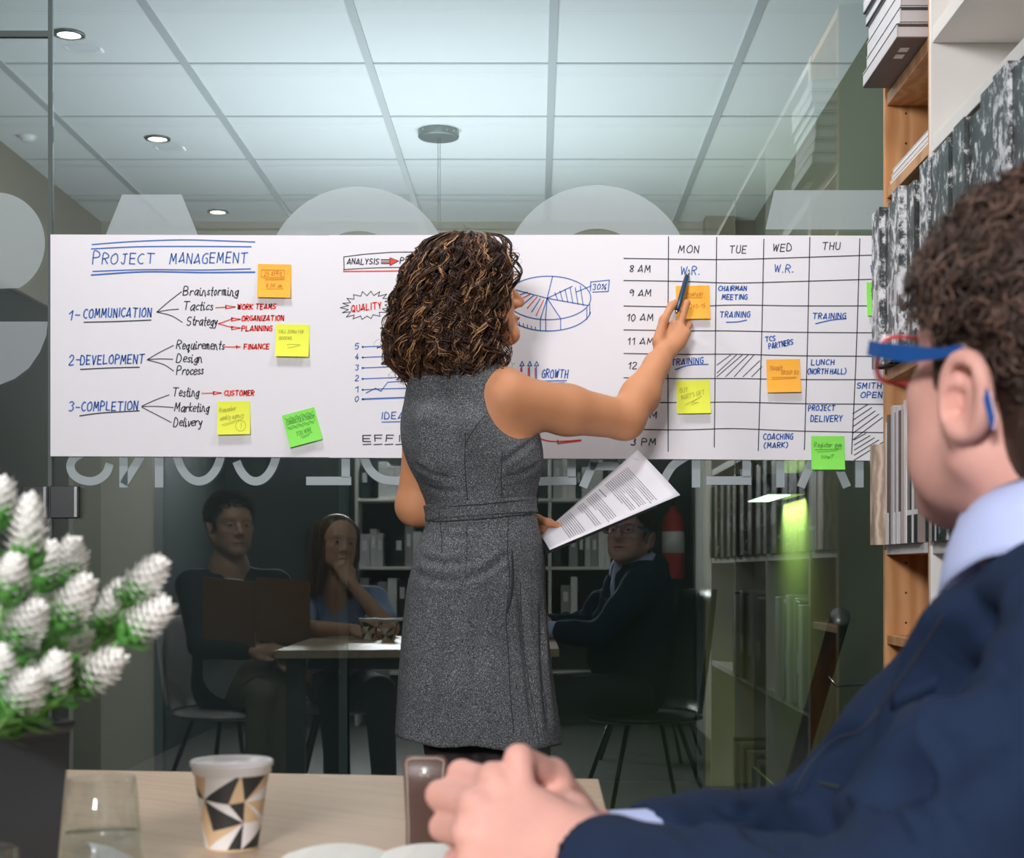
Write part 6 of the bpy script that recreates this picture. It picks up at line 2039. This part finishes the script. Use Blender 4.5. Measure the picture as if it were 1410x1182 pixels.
# his glasses
gs = thing('eyeglasses', 'blue-armed eyeglasses with red inner rims worn by the seated man', 'eyeglasses', tuple(HM))
def Gp(f, l, u): return Vector(Wm(f, l, u))
for q in (1, -1):
    n = 40
    ro, ri = [], []
    v, f = [], []
    for i in range(n):
        a = 2 * math.pi * i / n
        ca, sa = math.cos(a), math.sin(a)
        k = (abs(ca) ** 3.6 + abs(sa) ** 3.6) ** (-1 / 3.6)
        for rx, ry_, fo in ((0.0275, 0.0190, 0.0), (0.0275, 0.0190, 0.0035), (0.0242, 0.0160, 0.0035), (0.0242, 0.0160, 0.0)):
            l = 0.035 + rx * ca * k * (1.04 if ca > 0 else 1)
            v.append(Gp(0.111 - 0.10 * max(0, l - 0.02) ** 1.0 * 0.45 + fo, l * q, 0.001 + ry_ * sa * k))
    for i in range(n):
        i2 = (i + 1) % n
        for a in range(4): f.append((4 * i + a, 4 * i + (a + 1) % 4, 4 * i2 + (a + 1) % 4, 4 * i2 + a))
    m = MB(); m.add(v, f)
    for k in range(len(m.f)): m.m[k] = {0: 1, 1: 2, 2: 0, 3: 0}[k % 4]
    m.build('rim', [M['glasses_red'], M['glasses_pale'], M['glasses_blue']], gs, bevel=0.0004)
    m = MB()
    m.add([v[4 * i + 2] - Vector(AM[:, 0]) * 0.0016 for i in range(n)], [tuple(range(n))])
    m.build('lens', M['lens_glass'], gs)
    pts = [(0.106, 0.0665, 0.008), (0.100, 0.0745, 0.009), (0.080, 0.0790, 0.009), (0.045, 0.0820, 0.010), (0.010, 0.0840, 0.0135), (-0.012, 0.0855, 0.0190), (-0.028, 0.0850, 0.0110), (-0.040, 0.0820, -0.008), (-0.047, 0.0785, -0.026)]
    hh = [0.0052, 0.0056, 0.0054, 0.0062, 0.0036, 0.003, 0.0032, 0.0044, 0.004]
    for (off_, mt, nm) in ((0.0048, 'glasses_blue', 'temple_arm'), (0.0030, 'glasses_pale', 'temple_lining')):
        v, f = [], []
        for (a, b, c), h_ in zip(pts, hh):
            for dl, du in ((-.0009, -1), (.0009, -1), (.0009, 1), (-.0009, 1)):
                v.append(Gp(a, (b + off_ + dl) * q, c + du * h_ * (1.0 if off_ > 0 else 1.0)))
        for i in range(len(pts) - 1):
            for a in range(4): f.append((4 * i + a, 4 * i + (a + 1) % 4, 4 * i + 4 + (a + 1) % 4, 4 * i + 4 + a))
        f += [(0, 3, 2, 1), tuple(4 * (len(pts) - 1) + a for a in range(4))]
        m = MB(); m.add(v, f); m.build(nm, M[mt], gs)
m = MB(); m.tube([Gp(0.118, 0.009, 0.006), Gp(0.121, 0, 0.009), Gp(0.118, -0.009, 0.006)], 0.0022, 8); m.build('bridge', M['glasses_blue'], gs, smooth=True)
# ================================================================ chairs and the two colleagues left of the frame, who show in the glass
def chair(x, y, rot, top, mt, label):
    c, s = math.cos(rot), math.sin(rot)
    def W(a, b, z): return (x + a * c - b * s, y + a * s + b * c, z)
    t = thing('chair', label, 'chair', (x, y, 0), 'chairs around the meeting table')
    S = Sdf()
    S.ell(W(0, 0, 0.435), (0.23, 0.22, 0.026), [[c, -s, 0], [s, c, 0], [0, 0, 1]], 0.01)
    S.ell(W(0, 0, 0.475), (0.20, 0.19, 0.022), [[c, -s, 0], [s, c, 0], [0, 0, 1]], 0.006, 's')
    S.build('seat', M[mt], t, 0.008, 2)
    m = MB(); v, f = [], []
    nz, na = 10, 10
    for j in range(nz + 1):
        for k in (0, 1):
            for i in range(na + 1):
                z = 0.46 + (top - 0.46) * j / nz
                w_ = 0.205 * (1 - 0.15 * (j / nz) ** 3)
                q = (i / na - 0.5) * 2
                v.append(W(-0.19 - 0.07 * j / nz - 0.02 * k + 0.05 * q * q, q * w_, z))
    r = 2 * (na + 1)
    for j in range(nz):
        for i in range(na):
            a = j * r + i
            f += [(a, a + 1, a + r + 1, a + r), (a + na + 2, a + na + 1, a + r + na + 1, a + r + na + 2)]
        for i in (0, na):
            a = j * r + i
            f.append((a, a + r, a + r + na + 1, a + na + 1))
    for j in (0, nz):
        for i in range(na):
            a = j * r + i; f.append((a, a + 1, a + na + 2, a + na + 1))
    m.add(v, f); m.build('backrest', M[mt], t, smooth=True)
    for a in (-1, 1):
        for b in (-1, 1):
            m = MB(); m.tube([W(a * 0.10, b * 0.10, 0.428), W(a * 0.22, b * 0.21, 0.0)], 0.009, 10); m.build('leg', M['black_metal'], t, smooth=True)


chair(0.42, 1.16, math.radians(165), 0.93, 'cover_dark', 'dark upholstered chair under the man in the navy jacket')
chair(-1.22, 1.00, math.radians(20), 0.82, 'cover_lightgrey', 'pale grey chair under the man with the brown portfolio')
chair(-0.80, 0.72, math.radians(80), 0.82, 'cover_lightgrey', 'pale grey chair under the woman in the blue blouse')
chair(0.62, -1.2, math.radians(200), 0.82, 'cover_lightgrey', 'empty pale grey chair near the rear wall, seen reflected')

# man with a portfolio
p2 = thing('person', 'man in a dark suit with an open brown portfolio, seen reflected at left', 'person', (-1.2, 1.0, 0))
H2 = Vector((-1.21, 1.03, 1.175)); A2 = frame((0.50, 0.87), 2)
S = Sdf()
n2 = H2 + Vector((-0.01, -0.02, -0.17))
W2 = head_sdf(S, H2, A2, 1.03, jaw=1.05, neck_to=tuple(n2), neck_r=0.057)
S.cone(n2, (-1.23, 0.98, 0.60), 0.08, 0.11, 0.03)
def limb(S, pts, rs, k=0.02):
    for i in range(len(pts) - 1): S.cone(pts[i], pts[i + 1], rs[i], rs[i + 1], k)
aL = [(-1.36, 1.03, 0.94), (-1.28, 1.22, 0.72), (-1.08, 1.28, 0.70)]
aR = [(-1.05, 0.93, 0.94), (-0.98, 1.05, 0.72), (-0.99, 1.25, 0.69)]
limb(S, aL, (.045, .038, .026)); limb(S, aR, (.045, .038, .026))
lg = ([(-1.26, 0.98, 0.54), (-0.98, 1.20, 0.62), (-0.95, 1.28, 0.20), (-0.87, 1.40, 0.17)], [(-1.25, 0.92, 0.54), (-1.04, 1.24, 0.53), (-1.06, 1.30, 0.08), (-0.98, 1.44, 0.05)])
for l_ in lg: limb(S, l_, (.075, .055, .035, .028))
cf_ = {k: (18, 25, 15) for k in HAND_MCP}
th_ = [(0.020, 0.016, -0.010), (0.040, 0.040, -0.014), (0.046, 0.068, -0.018), (0.046, 0.092, -0.020)]
hand_sdf(S, aL[2], (0.9, 0.2, 0.05), (0, 0.5, 0.8), -1, cf_, th_, 1.0, 1.05)
hand_sdf(S, aR[2], (0.75, 0.3, -0.35), (0.2, 0.5, 0.8), -1, cf_, th_, 1.0, 1.05)
S.build('body', M['skin_dim'], p2, 0.006, 2)
eyes(W2, A2, 1.03, p2)
S = Sdf()
S.cone(n2 + Vector((0, 0, 0.02)), (-1.22, 1.02, 0.86), 0.065, 0.10, 0.03); S.cone((-1.22, 1.02, 0.86), (-1.20, 1.04, 0.6), 0.10, 0.12, 0.03)
S.build('shirt', M['shirt_white'], p2, 0.006, 2)
S = Sdf()
S.cone((-1.22, 0.99, 0.90), (-1.23, 0.96, 0.55), 0.135, 0.15, 0.04)
for a in (aL, aR):
    S.cone((-1.21, 0.99, 0.96), a[0], 0.06, 0.065, 0.03); limb(S, [a[0], a[1], Vector(a[1]).lerp(Vector(a[2]), .85)], (.066, .056, .042))
S.cone(n2 + Vector((0.02, 0.03, 0.1)), n2 + Vector((0.0, 0.0, 0.0)), 0.078, 0.078, 0.006, 's')
S.cone(n2 + Vector((0.05, 0.085, 0.03)), (-1.145, 1.165, 0.84), 0.075, 0.030, 0.008, 's')
S.build('jacket', M['suit_dim'], p2, 0.007, 2)
S = Sdf()
for l_ in lg: limb(S, l_[:3], (.092, .068, .05))
S.build('trousers', M['trouser_tan'], p2, 0.008, 2)
for l_ in lg:
    S = Sdf(); a, b = Vector(l_[2]), Vector(l_[3])
    S.cone(a + Vector((0, -0.02, -.02)), b + (b - a) * 0.4, 0.046, 0.034, 0.02); S.build('shoe', M['shoe_black'], p2, 0.007, 2)
man_hair(W2, A2, 1.03, p2, 4500, 0.004, [M['hair_dark'], M['hair_man_dark']], 9, H2, 0.026, True)
m = MB()
for q in (1, -1): m.tube([W2(0.094 - 0.006 * abs(k), (0.012 + 0.010 * k) * q, 0.026 + 0.003 * math.sin(k * .8)) for k in range(4)], [0.003, 0.004, 0.004, 0.002], 6)
m.build('eyebrows', M['hair_man_dark'], p2, smooth=True)
m = MB(); m.tube([W2(0.1005, 0.022 - 0.011 * k, -0.0645) for k in range(5)], [0.001, 0.003, 0.0036, 0.003, 0.001], 8); m.build('lips', M['lip'], p2, smooth=True)
# portfolio: two hinged covers with a page block, standing open on his lap
pf = thing('portfolio', 'open brown leather portfolio standing on the suited mans lap, seen reflected', 'portfolio', (-1.08, 1.30, 0.72))
for nm, q in (('cover_panel', (-1.27, 1.275, -1.065, 1.31)), ('cover_panel', (-1.062, 1.31, -0.875, 1.18))):
    x0, y0, x1, y1 = q
    m = MB(); m.add([(x0, y0, 0.735), (x1, y1, 0.715), (x1, y1, 0.96), (x0, y0, 0.98), (x0 + .002, y0 - .006, 0.735), (x1 + .002, y1 - .006, 0.715), (x1 + .002, y1 - .006, 0.96), (x0 + .002, y0 - .006, 0.98)],
                    [(0, 1, 2, 3), (7, 6, 5, 4), (0, 4, 5, 1), (1, 5, 6, 2), (2, 6, 7, 3), (3, 7, 4, 0)])
    m.build(nm, M['portfolio_brown'], pf, bevel=0.002)

# woman leaning on the table
p3 = thing('person', 'woman in a pale blue blouse resting her chin on her hand, seen reflected', 'person', (-0.8, 0.8, 0))
H3 = Vector((-0.80, 0.93, 1.105)); A3 = frame((0.42, 0.90), 4, 6)
S = Sdf()
n3 = H3 + Vector((-0.01, -0.03, -0.16))
W3 = head_sdf(S, H3, A3, 0.94, jaw=0.95, neck_to=tuple(n3), neck_r=0.048)
S.cone(n3, (-0.81, 0.76, 0.60), 0.07, 0.10, 0.03)
bL = [(-0.94, 0.86, 0.88), (-0.92, 1.05, 0.775), (-0.70, 1.22, 0.775)]
bR = [(-0.66, 0.84, 0.88), (-0.58, 1.04, 0.775), (-0.735, 1.035, 0.955)]
limb(S, bL, (.042, .036, .023)); limb(S, bR, (.042, .036, .023))
hand_sdf(S, bL[2], (0.8, 0.4, 0.0), (0.0, 0.2, 1.0), -1, cf_, th_, 0.9, 0.95)
fist = {k: (40, 75, 50) for k in HAND_MCP}
hand_sdf(S, bR[2], (-0.35, -0.1, 0.8), (0.3, 0.9, 0.2), -1, fist, [(0.020, 0.016, -0.010), (0.036, 0.045, -0.014), (0.036, 0.075, -0.020), (0.028, 0.098, -0.026)], 0.88, 0.95)
for dx in (-0.09, 0.09): limb(S, [(-0.80 + dx * .8, 0.74, 0.52), (-0.70 + dx, 1.14, 0.53), (-0.68 + dx, 1.10, 0.08), (-0.66 + dx, 1.24, 0.05)], (.07, .052, .035, .028))
S.build('body', M['skin_dim'], p3, 0.006, 2)
eyes(W3, A3, 0.94, p3)
S = Sdf()
S.cone(n3 + Vector((0, -.01, -.01)), (-0.81, 0.80, 0.76), 0.075, 0.115, 0.03); S.cone((-0.81, 0.80, 0.76), (-0.81, 0.75, 0.55), 0.115, 0.13, 0.03)
for b in (bL, bR):
    S.cone((-0.80, 0.85, 0.90), b[0], 0.055, 0.055, 0.03); limb(S, [b[0], b[1]], (.056, .046)) if b is bL else S.cone(b[0], Vector(b[0]).lerp(Vector(b[1]), .75), .056, .05, 0.02)
S.cone(n3 + Vector((0.02, 0.05, 0.08)), n3 + Vector((0.02, 0.05, -0.06)), 0.066, 0.03, 0.008, 's')
S.build('blouse', M['blouse_blue'], p3, 0.006, 2)
S = Sdf()
for dx in (-0.09, 0.09): limb(S, [(-0.80 + dx * .8, 0.74, 0.52), (-0.70 + dx, 1.14, 0.53), (-0.68 + dx, 1.10, 0.10)], (.085, .062, .045))
S.build('trousers', M['suit_dim'], p3, 0.008, 2)
for dx in (-0.09, 0.09):
    S = Sdf(); S.cone((-0.68 + dx, 1.08, 0.05), (-0.65 + dx, 1.27, 0.035), 0.04, 0.03, 0.02); S.build('shoe', M['shoe_black'], p3, 0.007, 2)
S = Sdf()
S.ell(W3(-0.022, 0, 0.040), (0.098, 0.086, 0.092), A3, 0.01)
S.cone(W3(-0.05, 0.045, -0.02), W3(-0.045, 0.075, -0.19), 0.055, 0.035, 0.02); S.cone(W3(-0.05, -0.045, -0.02), W3(-0.045, -0.075, -0.19), 0.055, 0.035, 0.02); S.cone(W3(-0.06, 0, 0), W3(-0.075, 0, -0.18), 0.065, 0.05, 0.02)
S.ell(W3(0.10, 0, -0.02), np.array((0.085, 0.062, 0.115)), A3, 0.006, 's')
hb = S.build('hair', M['hair_mid'], p3, 0.005, 3)
N, K = 1500, 18
rg = np.random.default_rng(4)
a0 = rg.uniform(0.75, 2 * math.pi - 0.75, N); u = np.linspace(0, 1, K)
rr_ = (0.088 + 0.012 * rg.uniform(0, 1, N)) * (1 + 0.32 * np.maximum(0, -np.cos(a0)))
zz = np.interp(u, [0, .25, .5, 1], [0.125, 0.09, 0.02, -0.20])
pr = np.interp(u, [0, .12, .3, .55, 1], [0.05, .6, .96, 1.0, 0.92])
pth = np.stack([-0.03 + (rr_[:, None] * pr[None, :]) * np.cos(a0)[:, None], (rr_[:, None] * pr[None, :]) * np.sin(a0)[:, None] * 0.98, zz[None, :] * np.ones((N, 1)) - 0.0 + rg.uniform(-.03, .01, N)[:, None] * u], 2)
pth += np.cumsum(rg.normal(0, 0.0012, pth.shape), 1)
pth = np.array(H3) + (pth * 0.94) @ A3.T
strands('hair_strands', pth, rg.choice([.0012, .0018], N), [M['hair_mid'], M['hair_light']], hb, rg.choice([0, 1], N, p=[.85, .15]), 3)
m = MB()
for q in (1, -1): m.tube([W3(0.093 - 0.006 * abs(k), (0.015 + 0.009 * k) * q, 0.025 + 0.003 * math.sin(k * .8)) for k in range(4)], [0.0015, 0.0022, 0.002, 0.001], 6)
m.build('eyebrows', M['hair_dark'], p3, smooth=True)
m = MB(); m.tube([W3(0.1005, 0.020 - 0.010 * k, -0.0645) for k in range(5)], [0.001, 0.003, 0.0036, 0.003, 0.001], 8); m.build('lips', M['lip'], p3, smooth=True)
